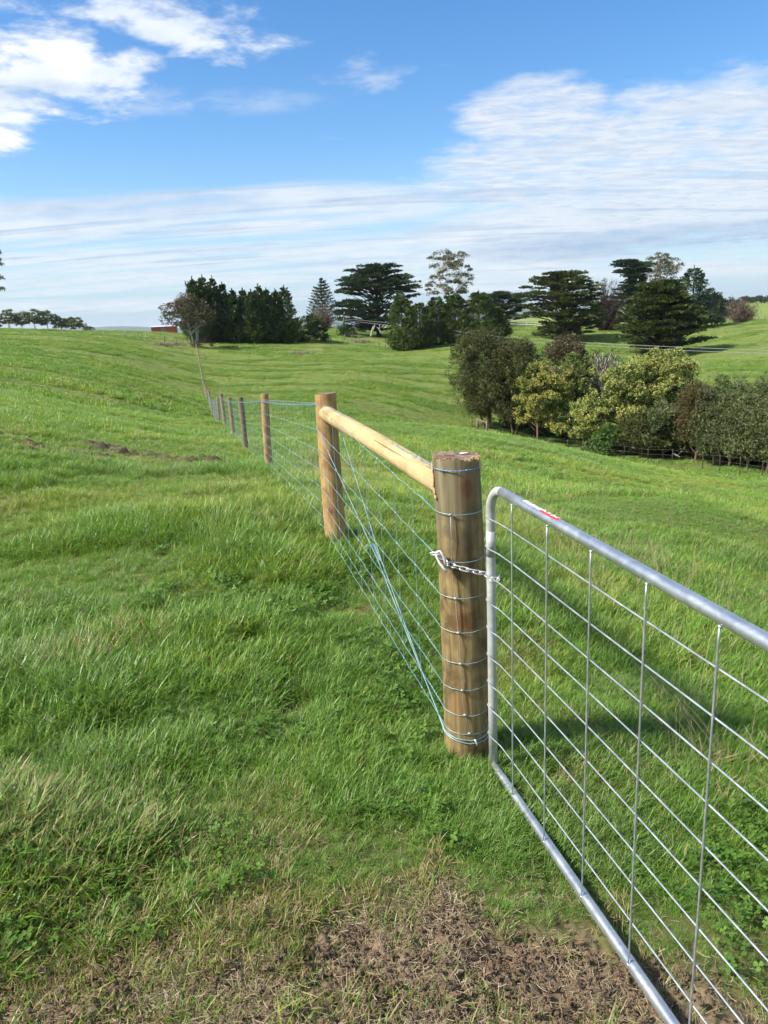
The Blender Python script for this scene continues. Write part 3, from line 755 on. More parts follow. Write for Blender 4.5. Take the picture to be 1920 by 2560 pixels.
def rail_patch(name, x0, x1, a0, a1, mat, parent, r=rt*1.05+.0006):
    V = []; F = []; nx, nn = 8, 14
    for i in range(nx+1):
        for j in range(nn+1):
            xx = x0+(x1-x0)*i/nx; a = a0+(a1-a0)*j/nn
            V.append((xx, -r*math.sin(a), ztop+r*math.cos(a)))
    for i in range(nx):
        for j in range(nn): F.append((i*(nn+1)+j, (i+1)*(nn+1)+j, (i+1)*(nn+1)+j+1, i*(nn+1)+j+1))
    return mesh_obj(name, V, F, mat, parent)
stk = rail_patch('sticker', .300, .425, -1.0, .42, m_stick_w, gate)
rail_patch('red_band', .425, .545, -1.0, .62, m_stick_r, stk)
def rail_text(strokes, mat, x0, cw, a0, ch, r, parent, name='lettering'):
    mb = MB()
    for k, glyph in enumerate(strokes):
        for (u0, v0, u1_, v1) in glyph:
            P = []
            for t in np.linspace(0, 1, 4):
                u = u0+(u1_-u0)*t; v = v0+(v1-v0)*t
                a = a0+ch*v; P.append((x0+cw*(k+.8*u), -r*math.sin(a), ztop+r*math.cos(a)))
            mb.tube(P, .0009, 4)
    mb.build(name, mat, parent)
GL_ = {'E': [(0, 0, 0, 1), (0, 0, 1, 0), (0, .5, .8, .5), (0, 1, 1, 1)], 'A': [(0, 0, .5, 1), (.5, 1, 1, 0), (.2, .4, .8, .4)], 'L': [(0, 1, 0, 0), (0, 0, 1, 0)], 'T': [(.5, 0, .5, 1), (0, 1, 1, 1)],
       'H': [(0, 0, 0, 1), (1, 0, 1, 1), (0, .5, 1, .5)], 'G': [(1, 1, 0, 1), (0, 1, 0, 0), (0, 0, 1, 0), (1, 0, 1, .5), (1, .5, .5, .5)], 'N': [(0, 0, 0, 1), (0, 1, 1, 0), (1, 0, 1, 1)],
       'U': [(0, 1, 0, 0), (0, 0, 1, 0), (1, 0, 1, 1)], 'V': [(0, 1, .5, 0), (.5, 0, 1, 1)], 'O': [(0, 0, 1, 0), (1, 0, 1, 1), (1, 1, 0, 1), (0, 1, 0, 0)], ' ': []}
rail_text([GL_[c] for c in "EALTH GANT"], m_stick_w, .430, .0108, .22, -.62, rt*1.05+.0011, stk)
rail_text([GL_[c] for c in "OU VUO"], m_ink, .330, .0145, .1, -.6, rt*1.05+.0011, stk)

# ------------------------------------------------------------------ chain, hook and staples on the strainer
gc = empty('gate_chain', tuple(at(1168, 1430, 2.783))); gcl = np.array(gc.location)
tag(gc, "short zinc chain hooked across the thick post to the gate upright", "chain")
cpt = [at(1116, 1398, 2.818), at(1122, 1410, 2.803), at(1140, 1417, 2.791), at(1165, 1424, 2.785), at(1190, 1430, 2.785), at(1213, 1434, 2.798), at(1234, 1437, 2.718)]
gx0 = gB+gv*0
up_c = at(1236, 1436, 2.793); up_c = gB + gv*((up_c-gB)@gv)   # on the upright's axis
e_ = np.array([gd[0], gd[1], 0]); e_ /= np.linalg.norm(e_)
ringp = [up_c+.027*np.array([math.sin(a), -math.cos(a), 0]) for a in np.linspace(.35, 2.9, 5)]
cpt = cpt[:-1]+ringp+[at(1222, 1408, 2.930), at(1213, 1388, 2.930), at(1207, 1380, 2.920)]
cpt = [np.array(p) for p in cpt]
segl = [0]
for a, b in zip(cpt[:-1], cpt[1:]): segl.append(segl[-1]+np.linalg.norm(b-a))
def cpos(s):
    i = max(0, min(len(cpt)-2, int(np.searchsorted(segl, s)-1))); t = (s-segl[i])/(segl[i+1]-segl[i]); return cpt[i]+(cpt[i+1]-cpt[i])*t
pitch_ = .0262; nl = int(segl[-1]/pitch_)
for k in range(nl+1):
    c = cpos(min(k*pitch_+.008, segl[-1]-1e-4)); d = cpos(min(k*pitch_+.012, segl[-1]-1e-5))-cpos(max(0, k*pitch_+.004)); d /= np.linalg.norm(d)
    x_ = np.cross(d, [0, 0, 1.]); x_ /= np.linalg.norm(x_); y_2 = np.cross(x_, d)
    sd = y_2*.8+x_*.6 if k % 2 == 0 else x_*.8-y_2*.6
    sd /= np.linalg.norm(sd); P = []
    for a in np.linspace(0, 2*math.pi, 20, endpoint=False):
        ca, sa = math.cos(a), math.sin(a)
        P.append(c-gcl + d*(.0096*(1 if ca > 0 else -1)+.0082*ca) + sd*.0086*sa)
    mb = MB(); mb.tube(P, .0028, 7, closed=True); mb.build('chain_link', m_chain, gc)
# bent hook: over the staple and hanging down across the post face
hk = MB(); hp = [at(1116, 1418, 2.788), at(1112, 1404, 2.785), at(1107, 1388, 2.791), at(1100, 1378, 2.798), at(1092, 1380, 2.805), at(1091, 1391, 2.801), at(1098, 1406, 2.785), at(1108, 1420, 2.775), at(1118, 1431, 2.769)]
hk.tube([p-gcl for p in hp], .0052, 10); hk.build('hook', m_chain, gc)
hs_ = MB(); stp = [at(1108, 1384, 2.813), at(1097, 1383, 2.800), at(1084, 1381.5, 2.805), at(1076, 1383, 2.811), at(1077, 1387, 2.811), at(1086, 1387.5, 2.804), at(1100, 1386, 2.798), at(1110, 1388, 2.811)]
hs_.tube([p-p0b for p in stp], .0038, 8)
so = hs_.build('eye_staple', m_chain); so.parent = strainer; so.matrix_parent_inverse = (Matrix.Translation(strainer.location) @ strainer.rotation_euler.to_matrix().to_4x4()).inverted(); so.location = tuple(p0b)
hs2 = MB(); stp2 = [at(1183, 1368, 2.920), at(1196, 1367, 2.915), at(1205, 1369, 2.910), at(1210, 1375, 2.910), at(1209, 1381, 2.910), at(1203, 1385, 2.915), at(1186, 1386, 2.920)]
hs2.tube([p-p0b for p in stp2], .0042, 8)
so2 = hs2.build('eye_staple', m_chain); so2.parent = strainer; so2.matrix_parent_inverse = so.matrix_parent_inverse.copy(); so2.location = tuple(p0b)

# ------------------------------------------------------------------ foliage and bark
def leaf_mat(name, cols, rough=.55, trans=.25, spec=.25):
    """leaf colour runs through cols by the random tone each leaf face carries"""
    m, N = mat_new(name)
    a = N.n('ShaderNodeAttribute', attribute_name='tone').outputs['Fac']
    cr = N.n('ShaderNodeValToRGB', {0: a}); el = cr.color_ramp.elements
    while len(el) < len(cols): el.new(.5)
    for i, c in enumerate(cols): el[i].position = i/(len(cols)-1); el[i].color = (*c, 1)
    p = N.n('ShaderNodeBsdfPrincipled', {'Base Color': cr.outputs[0], 'Roughness': rough, 'Specular IOR Level': spec})
    t = N.n('ShaderNodeBsdfTranslucent', {'Color': cr.outputs[0]})
    out(N, N.n('ShaderNodeMixShader', {0: trans, 1: p.outputs[0], 2: t.outputs[0]}).outputs[0])
    return m
def bark(name, c1, c2):
    m, N = mat_new(name)
    oc = N.n('ShaderNodeTexCoord').outputs['Object']
    a = N.noise(N.mapping(oc, (3, 3, .8)), 2.2, 6, .7)
    out(N, N.n('ShaderNodeBsdfPrincipled', {'Base Color': N.mix(N.ss(a, .35, .65), c1, c2), 'Roughness': .9, 'Specular IOR Level': .1}).outputs[0])
    return m
L_hedge = leaf_mat("dark_cypress_foliage", [(0.0211, 0.0477, 0.0162), (0.0380, 0.0780, 0.0217), (0.0716, 0.1127, 0.0253), (0.1160, 0.1475, 0.0289)])
L_cone = leaf_mat("olive_cypress_foliage", [(0.0345, 0.0620, 0.0173), (0.0654, 0.0999, 0.0241), (0.1068, 0.1463, 0.0345), (0.1551, 0.1861, 0.0414)])
L_mac = leaf_mat("macrocarpa_foliage", [(0.0228, 0.0423, 0.0144), (0.0502, 0.0762, 0.0192), (0.0913, 0.1185, 0.0272), (0.1369, 0.1566, 0.0352)])
L_mac_d = leaf_mat("deep_macrocarpa_foliage", [(0.0171, 0.0367, 0.0220), (0.0317, 0.0611, 0.0293), (0.0537, 0.0904, 0.0391), (0.0806, 0.1173, 0.0439)])
L_gum = leaf_mat("gum_foliage", [(.0500, .0650, .0312), (.0938, .1063, .0500), (.1438, .1438, .0725), (.1812, .1562, .0875)])
L_gumr = leaf_mat("ridge_gum_foliage", [(0.0569, 0.0813, 0.0358), (0.1057, 0.1382, 0.0569), (0.1543, 0.1788, 0.0731), (0.1950, 0.1950, 0.0894)])
L_ti = leaf_mat("tea_tree_foliage", [(.0500, .0500, .0225), (.0775, .0725, .0325), (.1100, .0950, .0438), (.1375, .1125, .0525)])
L_oak = leaf_mat("she_oak_foliage", [(0.0285, 0.0368, 0.0108), (0.0551, 0.0651, 0.0189), (0.0836, 0.0924, 0.0270), (0.1140, 0.1176, 0.0342)])
L_oakp = leaf_mat("pale_she_oak_foliage", [(0.0414, 0.0578, 0.0187), (0.0782, 0.1029, 0.0357), (0.1196, 0.1449, 0.0553), (0.1610, 0.1806, 0.0765)])
L_oakr = leaf_mat("rusty_she_oak_foliage", [(0.0484, 0.0456, 0.0166), (0.0835, 0.0674, 0.0228), (0.1144, 0.0869, 0.0311), (0.0880, 0.0924, 0.0311)])
L_wat = leaf_mat("wattle_foliage", [(0.0290, 0.0594, 0.0158), (0.0554, 0.0990, 0.0238), (0.0924, 0.1452, 0.0317), (0.1320, 0.1782, 0.0396)])
L_flow = leaf_mat("wattle_blossom", [(0.1719, 0.1910, 0.0301), (0.2985, 0.2960, 0.0503), (0.4161, 0.3915, 0.1005), (0.4704, 0.4488, 0.1608)], trans=.3)
L_flowp = leaf_mat("pale_wattle_blossom", [(0.1692, 0.1994, 0.0431), (0.2886, 0.3148, 0.0744), (0.3981, 0.4093, 0.1175), (0.4778, 0.4828, 0.1723)], trans=.3)
L_grn = leaf_mat("bright_shrub_foliage", [(.0300, .0660, .0144), (.0576, .1140, .0240), (.0900, .1620, .0336), (.1200, .1920, .0420)])
L_brown = leaf_mat("brown_wattle_foliage", [(.0480, .0408, .0216), (.0720, .0600, .0312), (.1020, .0816, .0432), (.1200, .0936, .0504)])
L_grey = leaf_mat("grey_bare_twigs", [(0.0274, 0.0197, 0.0153), (0.0423, 0.0300, 0.0230), (0.0573, 0.0394, 0.0300), (0.0648, 0.0449, 0.0327)], trans=.1)
L_plum = leaf_mat("plum_bare_twigs", [(.075, .048, .040), (.11, .072, .060), (.14, .095, .080), (.16, .115, .09)], trans=.1)
L_blue = leaf_mat("far_tree_foliage", [(.020, .034, .018), (.034, .050, .024), (.050, .066, .030), (.062, .078, .036)])
L_nor = leaf_mat("norfolk_foliage", [(.0234, .0416, .0234), (.0442, .0676, .0364), (.0676, .0910, .0468), (.0910, .1105, .0546)])
B_gum = bark("pale_gum_bark", (.33, .28, .22), (.48, .43, .36)); B_dark = bark("dark_bark", (.045, .034, .026), (.09, .07, .052))
B_mid = bark("brown_bark", (.12, .085, .055), (.20, .15, .10)); B_grey = bark("bleached_wood", (.30, .28, .26), (.46, .44, .41))

def leaves(C, D, size, asp, flat=1.0, rs=None, tone=None, tj=.25):
    """rhombic leaf cards at points C, long axes near D"""
    n = len(C)
    L = np.abs(size*rs.uniform(.6, 1.35, n))[:, None]
    D = D + rs.normal(0, .35, (n, 3)); D /= np.linalg.norm(D, axis=1)[:, None]
    Rn = rs.normal(0, 1, (n, 3)); Rn[:, 2] *= flat
    S = np.cross(D, Rn); S /= (np.linalg.norm(S, axis=1)[:, None]+1e-9)
    Wd = L/asp
    V = np.stack([C-D*L*.5, C+S*Wd*.5, C+D*L*.5, C-S*Wd*.5], 1).reshape(-1, 3)
    F = np.arange(4*n, dtype=np.int32).reshape(-1, 4)
    t = np.clip((tone if tone is not None else .5)+rs.normal(0, tj, n), 0, 1)
    return V, F, t
def clump_points(cs, rs_, n, rs, shell=.55, up=0.0):
    """n points in each ellipsoid; cs (k,3) centres, rs_ (k,3) radii"""
    k = len(cs); u = rs.normal(0, 1, (k, n, 3)); u /= np.linalg.norm(u, axis=2)[:, :, None]
    if up: u[:, :, 2] = np.where(u[:, :, 2] < -up, -u[:, :, 2]*.6, u[:, :, 2])
    q = (shell+(1-shell)*rs.random((k, n, 1)))
    P = cs[:, None]+u*q*rs_[:, None]
    return P.reshape(-1, 3), u.reshape(-1, 3)
def limb(mb, a, b, r0, r1, sag=.1, n=6, sides=6, rs=None, bend=.12):
    a = np.array(a, float); b = np.array(b, float); L = np.linalg.norm(b-a)
    o1 = rs.normal(0, bend*L*.5, 3) if rs is not None else np.zeros(3)
    P = []
    for t in np.linspace(0, 1, n):
        p = a+(b-a)*t + o1*math.sin(math.pi*t) + np.array([0, 0, sag*L])*math.sin(math.pi*t)
        P.append(p)
    mb.tube(P, [r0+(r1-r0)*t for t in np.linspace(0, 1, n)], sides)
    return P
TREES = []
def base_of(px, py, r):
    d = ray(px, py); x, y = d[0]*r, d[1]*r
    return np.array([x, y, H(x, y)-.05])
def root(name, px, py, r, label, cat, group=None):
    b = base_of(px, py, r); o = empty(name, tuple(b)); tag(o, label, cat, group); TREES.append(o)
    return o, b
SX = 1/F_PX
def scale_m(pxs, r): return pxs*r/F_PX*1.0

def tree_round(name, px, py, r, top, halfw, lab, mat, bmat, seed, cat="tree", group=None, crown0=.35, sep=.62, nclump=60, cr=(.8, .8, .65), npl=120, lsize=.38, asp=2.2, droop=0.0, lean=0.0,
               profile='egg', trunks=1, tr=.14, shell=.5, tone_top=.12, gaps=0.0, blossom=None, wind=0.0, twigs=0, fl=1.0, cx_off=0.0, depth=1.0):
    """a broadleaf crown made of leaf clumps carried on limbs"""
    rs = np.random.default_rng(seed); o, b = root(name, px, py, r, lab, cat, group)
    h = scale_m(py-top, r)*1.0; hw = scale_m(halfw, r); off = scale_m(cx_off, r)
    cs = []; tries = 0
    while len(cs) < nclump and tries < 20000:
        tries += 1
        t = crown0+(1-crown0)*rs.random(); a = rs.uniform(0, 2*math.pi)
        s = (t-crown0)/(1-crown0)
        if profile == 'egg': w = math.sin(math.pi*min(1, (.22+.78*s)**.85))**.62
        elif profile == 'cone': w = (1-s)**.75*.95+.08
        elif profile == 'dome': w = math.sqrt(max(0, 1-s**2.2))
        elif profile == 'vase': w = .35+.65*math.sin(math.pi*(.15+.72*s))
        else: w = 1.0
        q = math.sqrt(rs.random())
        if q < gaps: continue
        q = max(q, .25)
        x = math.cos(a)*q*w*hw + lean*h*s + off*s; y = math.sin(a)*q*w*hw*depth
        z = t*h - cr[2]*.55*(1 if s > .8 else .3)
        jit = 1+rs.uniform(-.10, .16); x *= jit; y *= jit; z = min(z*(1+rs.uniform(-.05, .05)), h-cr[2]*.4)
        if any((x-c[0])**2+(y-c[1])**2+((z-c[2])*1.2)**2 < (cr[0]*sep)**2 for c in cs) and tries < 12000: continue
        cs.append((x, y, max(z, .25)))
    cs = np.array(cs); k = len(cs)
    radii = np.array(cr)[None]*rs.uniform(.55, 1.35, (k, 1))*np.ones((k, 3))*rs.uniform(.85, 1.15, (k, 3))
    P, U = clump_points(cs, radii, npl, rs, shell)
    D = U + np.array([wind, 0, -droop])[None] if droop or wind else U+np.array([0, 0, .3])
    ct = np.repeat(rs.normal(.45, .20, k), npl)
    V, F, T = leaves(P, D, lsize, asp, fl, rs, ct)
    mesh_obj('crown', V, F, mat, o, smooth=False, attrs={'tone': ('FACE', T)})
    mb = MB()
    for q in range(trunks):
        a = rs.uniform(0, 6.28); sp = 0 if trunks == 1 else .18
        foot = np.array([sp*math.cos(a), sp*math.sin(a), -.15])
        tt = np.array([lean*h*.5+off*.5+(0 if trunks == 1 else hw*.45*math.cos(a)), (0 if trunks == 1 else hw*.4*math.sin(a)), h*(crown0+.35*(1-crown0))])
        TP = limb(mb, foot, tt, tr, tr*.55, 0, 8, 7, rs, .05)
        near_ = [c for i, c in enumerate(cs) if i % trunks == q]
        for c in near_[::max(1, len(near_)//16)]:
            j = min(len(TP)-1, max(2, int(len(TP)*min(.95, c[2]/tt[2]*.62))))
            limb(mb, TP[j], c, tr*.38, tr*.08, .06, 5, 5, rs)
    mb.build('trunk', bmat, o)
    if twigs:
        tb = MB()
        for c in cs:
            for q in range(twigs):
                d = rs.normal(0, 1, 3); d[2] = abs(d[2]); d /= np.linalg.norm(d)
                limb(tb, c-d*.2, c+d*cr[0]*1.2, .016, .006, .05, 3, 3, rs)
        tb.build('twigs', bmat, o)
    if blossom:
        bm_, frac, nb, bs = blossom
        # flower puffs on the outer, upper skin of the clumps
        P2, U2 = clump_points(cs, radii*1.03, nb, rs, .93, .25)
        keep = (rs.random(len(P2)) < np.repeat(np.where(rs.random(k) < frac, 1.0, .12), nb))
        P2 = P2[keep]; m_ = 9
        PP = np.repeat(P2, m_, 0)+rs.normal(0, bs*.42, (len(P2)*m_, 3))
        V, F, T = leaves(PP, rs.normal(0, 1, (len(PP), 3)), bs*.62, 1.3, 1, rs, np.repeat(rs.normal(.55, .18, len(P2)), m_), .15)
        mesh_obj('blossom', V, F, bm_, o, smooth=False, attrs={'tone': ('FACE', T)})
    return o
def tree_conifer(name, px, py, r, top, halfw, lab, mat, seed, cat="conifer", group=None, nsp=230, npl=26, lsize=.42, power=.8, spire=True, skirt=.02, width_low=1.0, upsweep=.7, depth=1.0, lean=0.0):
    """a cypress: upswept sprays of foliage round a leader"""
    rs = np.random.default_rng(seed); o, b = root(name, px, py, r, lab, cat, group)
    h = scale_m(py-top, r); hw = scale_m(halfw, r)
    V = []; F = []; T = []; nv = 0
    t = rs.random(nsp)**1.15*(.97-skirt)+skirt; a = rs.uniform(0, 2*math.pi, nsp)
    w = hw*((1-t)**power)*width_low + .12
    lowf = np.clip(t/.12, .55, 1); w = w*lowf*rs.uniform(.72, 1.12, nsp)
    tip = np.stack([np.cos(a)*w + lean*h*t, np.sin(a)*w*depth, t*h + w*.25*upsweep], 1)
    root_ = np.stack([np.cos(a)*w*.35+lean*h*t, np.sin(a)*w*.35*depth, t*h - .15*h*(1-t)*.4], 1)
    ax = tip-root_; ln = np.linalg.norm(ax, axis=1)[:, None]; axn = ax/ln
    s = rs.random((nsp, npl, 1))**.6
    C = root_[:, None]+ax[:, None]*s*1.05
    spread = (.16+.24*(1-s))*np.minimum(1.2, ln[:, None]*.55)
    C = C + rs.normal(0, 1, (nsp, npl, 3))*spread*np.array([1, 1, .75])
    D = axn[:, None]*np.array([1, 1, .6])+np.array([0, 0, .55*upsweep]) + rs.normal(0, .25, (nsp, npl, 3))
    ct = np.repeat(rs.normal(.42, .24, nsp), npl)
    v, f, tt = leaves(C.reshape(-1, 3), D.reshape(-1, 3), lsize, 2.4, 1, rs, ct, .16)
    if spire:
        m_ = 420; z = rs.random(m_); li = rs.integers(0, 7, m_); la = rs.uniform(0, 6.28, 7); lr = np.append(0, rs.uniform(.25, .8, 6))*hw*.62; lt = np.append(1.03, rs.uniform(.76, .97, 6))
        c2 = np.stack([lr[li]*np.cos(la[li])*(.8+.3*z)+rs.normal(0, .20, m_)*(1.06-z)+lean*h, lr[li]*np.sin(la[li])*(.8+.3*z)+rs.normal(0, .20, m_)*(1.06-z), h*(lt[li]-.16*(1-z))], 1)
        v2, f2, t2 = leaves(c2, np.stack([rs.normal(0, .4, m_), rs.normal(0, .4, m_), np.full(m_, 1.3)], 1), .46, 4.5, 1, rs, .40, .2)
        f = np.vstack([f, f2+len(v)]); v = np.vstack([v, v2]); tt = np.append(tt, t2)
    mesh_obj('crown', v, f, mat, o, smooth=False, attrs={'tone': ('FACE', tt)})
    mb = MB(); limb(mb, (0, 0, -.2), (lean*h, 0, h*.9), max(.12, hw*.06), .03, 0, 6, 6, rs, .01); mb.build('trunk', B_dark, o)
    return o
def tree_mac(name, px, py, r, top, halfw, lab, mat, seed, cat="macrocarpa", group=None, low=.12, nplate=46, flat_top=.55, trunks=1, tr=.4, npl=240, pw=1.9, off=0.0, lsize=.5, shape='dome', depth=.85, bmat=None):
    """a spreading macrocarpa: flat plates of foliage on long limbs, sky between them"""
    rs = np.random.default_rng(seed); o, b = root(name, px, py, r, lab, cat, group)
    h = scale_m(py-top, r); hw = scale_m(halfw, r); offm = scale_m(off, r)
    cs = []
    tries = 0
    while len(cs) < nplate and tries < 5000:
        tries += 1
        s = rs.random()**.8; z = h*(low+(1-low)*s)
        if shape == 'dome': w = hw*(max(0, 1-max(0, (s-flat_top)/(1-flat_top))**2.0)**.5*.93+.07)*(1 if s > .18 else .55+2.5*s)
        elif shape == 'pyramid': w = hw*(1-.80*max(0, s-.12)**1.1)*(1 if s > .1 else .8)
        else: w = hw*(.62+.38*math.sin(s*7.0))*(1 if s < .75 else 1-(s-.75)*1.8)
        a = rs.uniform(0, 6.283); q = rs.uniform(.42, 1.0) if s < .85 else rs.uniform(.05, 1.0)
        x, y = math.cos(a)*w*q*.90+offm*s, math.sin(a)*w*q*depth*.90
        z_ = min(z, h-.25) - .0*q
        if any((x-c[0])**2+(y-c[1])**2+((z_-c[2])*2.6)**2 < (pw*.56)**2 for c in cs): continue
        cs.append((x, y, z_, a))
    cs = np.array(cs); k = len(cs)
    sub = 7; cc = []; rr_ = []; tn = []; dirs = []
    for (x, y, z, a) in cs:
        tn0 = rs.normal(.45, .14)
        for j in range(sub):
            u = rs.uniform(-1, 1); v_ = rs.uniform(-1, 1)
            cc.append((x+math.cos(a)*u*pw*.75-math.sin(a)*v_*pw*.6, y+math.sin(a)*u*pw*.75+math.cos(a)*v_*pw*.6, z+.14*pw*(1-abs(u))*rs.random()+u*.10*pw))
            q = rs.uniform(.65, 1.1)*pw*.42; rr_.append((q*1.25, q*1.25, q*.50)); tn.append(tn0+rs.normal(0, .05)); dirs.append((math.cos(a), math.sin(a), .45))
    cc = np.array(cc); rr_ = np.array(rr_); n1_ = max(6, npl//sub)
    P, U = clump_points(cc, rr_, n1_, rs, .45, .35)
    D = np.repeat(np.array(dirs), n1_, 0)+U*.7
    v, f, t = leaves(P, D, lsize, 2.2, 1.6, rs, np.repeat(np.array(tn), n1_), .14)
    mesh_obj('crown', v, f, mat, o, smooth=False, attrs={'tone': ('FACE', t)})
    mb = MB(); bm_ = bmat or B_dark
    for q in range(trunks):
        a0 = rs.uniform(0, 6.28); sp = 0 if trunks == 1 else hw*.12
        foot = np.array([sp*math.cos(a0), sp*math.sin(a0), -.3]); topp = np.array([offm*.7+sp*2*math.cos(a0), sp*2*math.sin(a0), h*.80])
        TP = limb(mb, foot, topp, tr, tr*.28, 0, 9, 8, rs, .05)
        for i, (x, y, z, a) in enumerate(cs):
            if i % trunks != q: continue
            j = min(len(TP)-2, max(1, int(len(TP)*max(.08, (z-.18*h))/ (h*.82))))
            limb(mb, TP[j], (x, y, z-.12), tr*.32, .035, .05, 6, 5, rs, .08)
    mb.build('trunk', bm_, o)
    return o
def tree_gum(name, px, py, r, top, halfw, lab, mat, seed, cat="gum tree", group=None, fork=.35, ncl=34, cr=(1.15, 1.15, .75), npl=85, tr=.28, off=0.0, lsize=.42, low=.5, depth=.8, bmat=None, trunks=1, wind=.0):
    """an open gum: pale limbs that fork up to separate tufts of foliage"""
    rs = np.random.default_rng(seed); o, b = root(name, px, py, r, lab, cat, group)
    h = scale_m(py-top, r); hw = scale_m(halfw, r); offm = scale_m(off, r)
    cs = []; tries = 0
    while len(cs) < ncl and tries < 6000:
        tries += 1
        s = rs.random(); z = h*(low+(1-low)*s)-cr[2]*.5
        w = hw*math.sqrt(max(.04, 1-((s-.38)/.66)**2)); a = rs.uniform(0, 6.283); q = math.sqrt(rs.random())
        x, y = math.cos(a)*w*q+offm*(z/h)+wind*(z/h-.3)*h, math.sin(a)*w*q*depth
        if any((x-c[0])**2+(y-c[1])**2+((z-c[2])*1.35)**2 < (cr[0]*1.05)**2 for c in cs): continue
        cs.append((x, y, z))
    cs = np.array(cs); k = len(cs)
    rd = np.array(cr)[None]*rs.uniform(.6, 1.2, (k, 1))*np.ones((k, 3))
    P, U = clump_points(cs, rd, npl, rs, .4, .5)
    v, f, t = leaves(P, U*.6+np.array([wind*1.5, 0, -.55]), lsize, 2.6, 1, rs, np.repeat(rs.normal(.5, .15, k), npl), .17)
    mesh_obj('crown', v, f, mat, o, smooth=False, attrs={'tone': ('FACE', t)})
    mb = MB()
    for q in range(trunks):
        a0 = rs.uniform(0, 6.28); sp = 0 if trunks == 1 else .25
        TP = limb(mb, (sp*math.cos(a0), sp*math.sin(a0), -.3), (offm*fork+sp*2*math.cos(a0), sp*2*math.sin(a0), h*fork), tr, tr*.75, 0, 5, 8, rs, .04)
        mains = []
        for j in range(5):
            a = a0+j*1.257+rs.uniform(-.3, .3); e = (offm*.7+math.cos(a)*hw*.38+wind*h*.25, math.sin(a)*hw*.34*depth, h*rs.uniform(low+.0, low+.22))
            mains.append(limb(mb, TP[-1], e, tr*.55, tr*.22, .03, 6, 6, rs, .08))
        for i, c in enumerate(cs):
            if i % trunks != q: continue
            best = min(((np.linalg.norm(np.array(p)-c)+(2 if p[2] > c[2] else 0), mi, pi) for mi, m_ in enumerate(mains) for pi, p in enumerate(m_)), key=lambda u: u[0])
            limb(mb, mains[best[1]][best[2]], c, tr*.17, .03, .03, 5, 4, rs, .08)
    mb.build('trunk', bmat or B_gum, o)
    return o
def tree_bare(name, px, py, r, top, halfw, lab, mat, bmat, seed, cat="bare tree", group=None, tr=.2, nb=26, ntw=1500, trunks=1, low=.25, tl=.8):
    rs = np.random.default_rng(seed); o, b = root(name, px, py, r, lab, cat, group)
    h = scale_m(py-top, r); hw = scale_m(halfw, r)
    mb = MB(); ends = []
    for i in range(nb):
        a = rs.uniform(0, 6.283); s = rs.random(); w = hw*math.sqrt(max(.05, 1-(abs(s-.35)/.68)**2))*math.sqrt(rs.random())
        e = np.array([math.cos(a)*w, math.sin(a)*w*.8, h*(low+(1-low)*s)*.97])
        q = np.array([rs.normal(0, .12), rs.normal(0, .12), h*.10])
        P = limb(mb, q if trunks == 1 else np.array([rs.normal(0, hw*.16), rs.normal(0, hw*.16), 0]), e, tr*.45, .03, .10, 7, 5, rs, .09); ends += P[2:]
    if trunks == 1: mb.tube([(0, 0, -.2), (0, 0, h*.12)], [tr, tr*.7], 7)
    mb.build('trunk', bmat, o)
    ends = np.array(ends); idx = rs.integers(0, len(ends), ntw)
    D = rs.normal(0, 1, (ntw, 3))+np.array([0, 0, .7]); D /= np.linalg.norm(D, axis=1)[:, None]
    C = ends[idx]+D*rs.random((ntw, 1))*tl*.9
    v, f, t = leaves(C, D, tl, 16, 1, rs, .5, .25)
    mesh_obj('twigs', v, f, mat, o, smooth=False, attrs={'tone': ('FACE', t)})
    return o

# ------------------------------------------------------------------ the trees, each where it stands
G_H = "dark cypress hedge on the far rise"
# round gum at the end of the new fence
tree_round('gum_tree', 491, 872, 127, 752, 57, "rounded olive brown gum at the far end of the new fence", L_ti, B_grey, 101, "gum tree", None, crown0=.42, nclump=70, cr=(1.0, 1.0, .7), npl=150, lsize=.34, asp=3, profile='dome', trunks=3, tr=.16, shell=.45, cx_off=-16, droop=.15)
tree_round('scrub_bush', 505, 872, 126, 838, 22, "low twiggy scrub round the foot of the olive brown gum", L_brown, B_mid, 102, "bush", None, crown0=.1, nclump=14, cr=(.6, .6, .45), npl=110, lsize=.26, asp=5, profile='dome', tr=.04)
hedge = [(497, 716, 30, 137, "leftmost dark cypress of the long hedge behind the olive gum"), (522, 711, 27, 138, "tallest pointed dark cypress near the left end of the long hedge"),
         (546, 713, 26, 139, "dark cypress third from the left of the long hedge"), (569, 725, 25, 139, "dark cypress left of the notch in the long hedge"), (592, 738, 25, 138, "shorter dark cypress just left of the notch in the long hedge"),
         (618, 737, 25, 139, "shorter dark cypress just right of the notch in the long hedge"), (638, 739, 24, 137, "dark cypress second right of the notch in the long hedge"), (657, 727, 27, 139, "tallest dark cypress in the right half of the long hedge"),
         (676, 736, 24, 138, "dark cypress between the two tallest tops of the right half of the hedge"), (698, 739, 25, 140, "low topped dark cypress beside the right end of the hedge"), (720, 728, 31, 139, "pointed dark cypress at the right end of the long hedge")]
for k, (x_, ty, hw_, r_, lab) in enumerate(hedge):
    tree_conifer('cypress_tree', x_, 862, r_, ty, hw_*1.18, lab, L_hedge, 110+k, "cypress", G_H, nsp=330, npl=34, power=.60, lsize=.32, upsweep=1.2)
tree_round('round_shrub', 782, 862, 143, 797, 44, "rounded bright edged evergreen bush at the right end of the hedge", L_hedge, B_dark, 130, "bush", None, crown0=.04, nclump=60, cr=(.8, .8, .6), npl=130, lsize=.34, profile='dome', tr=.1)

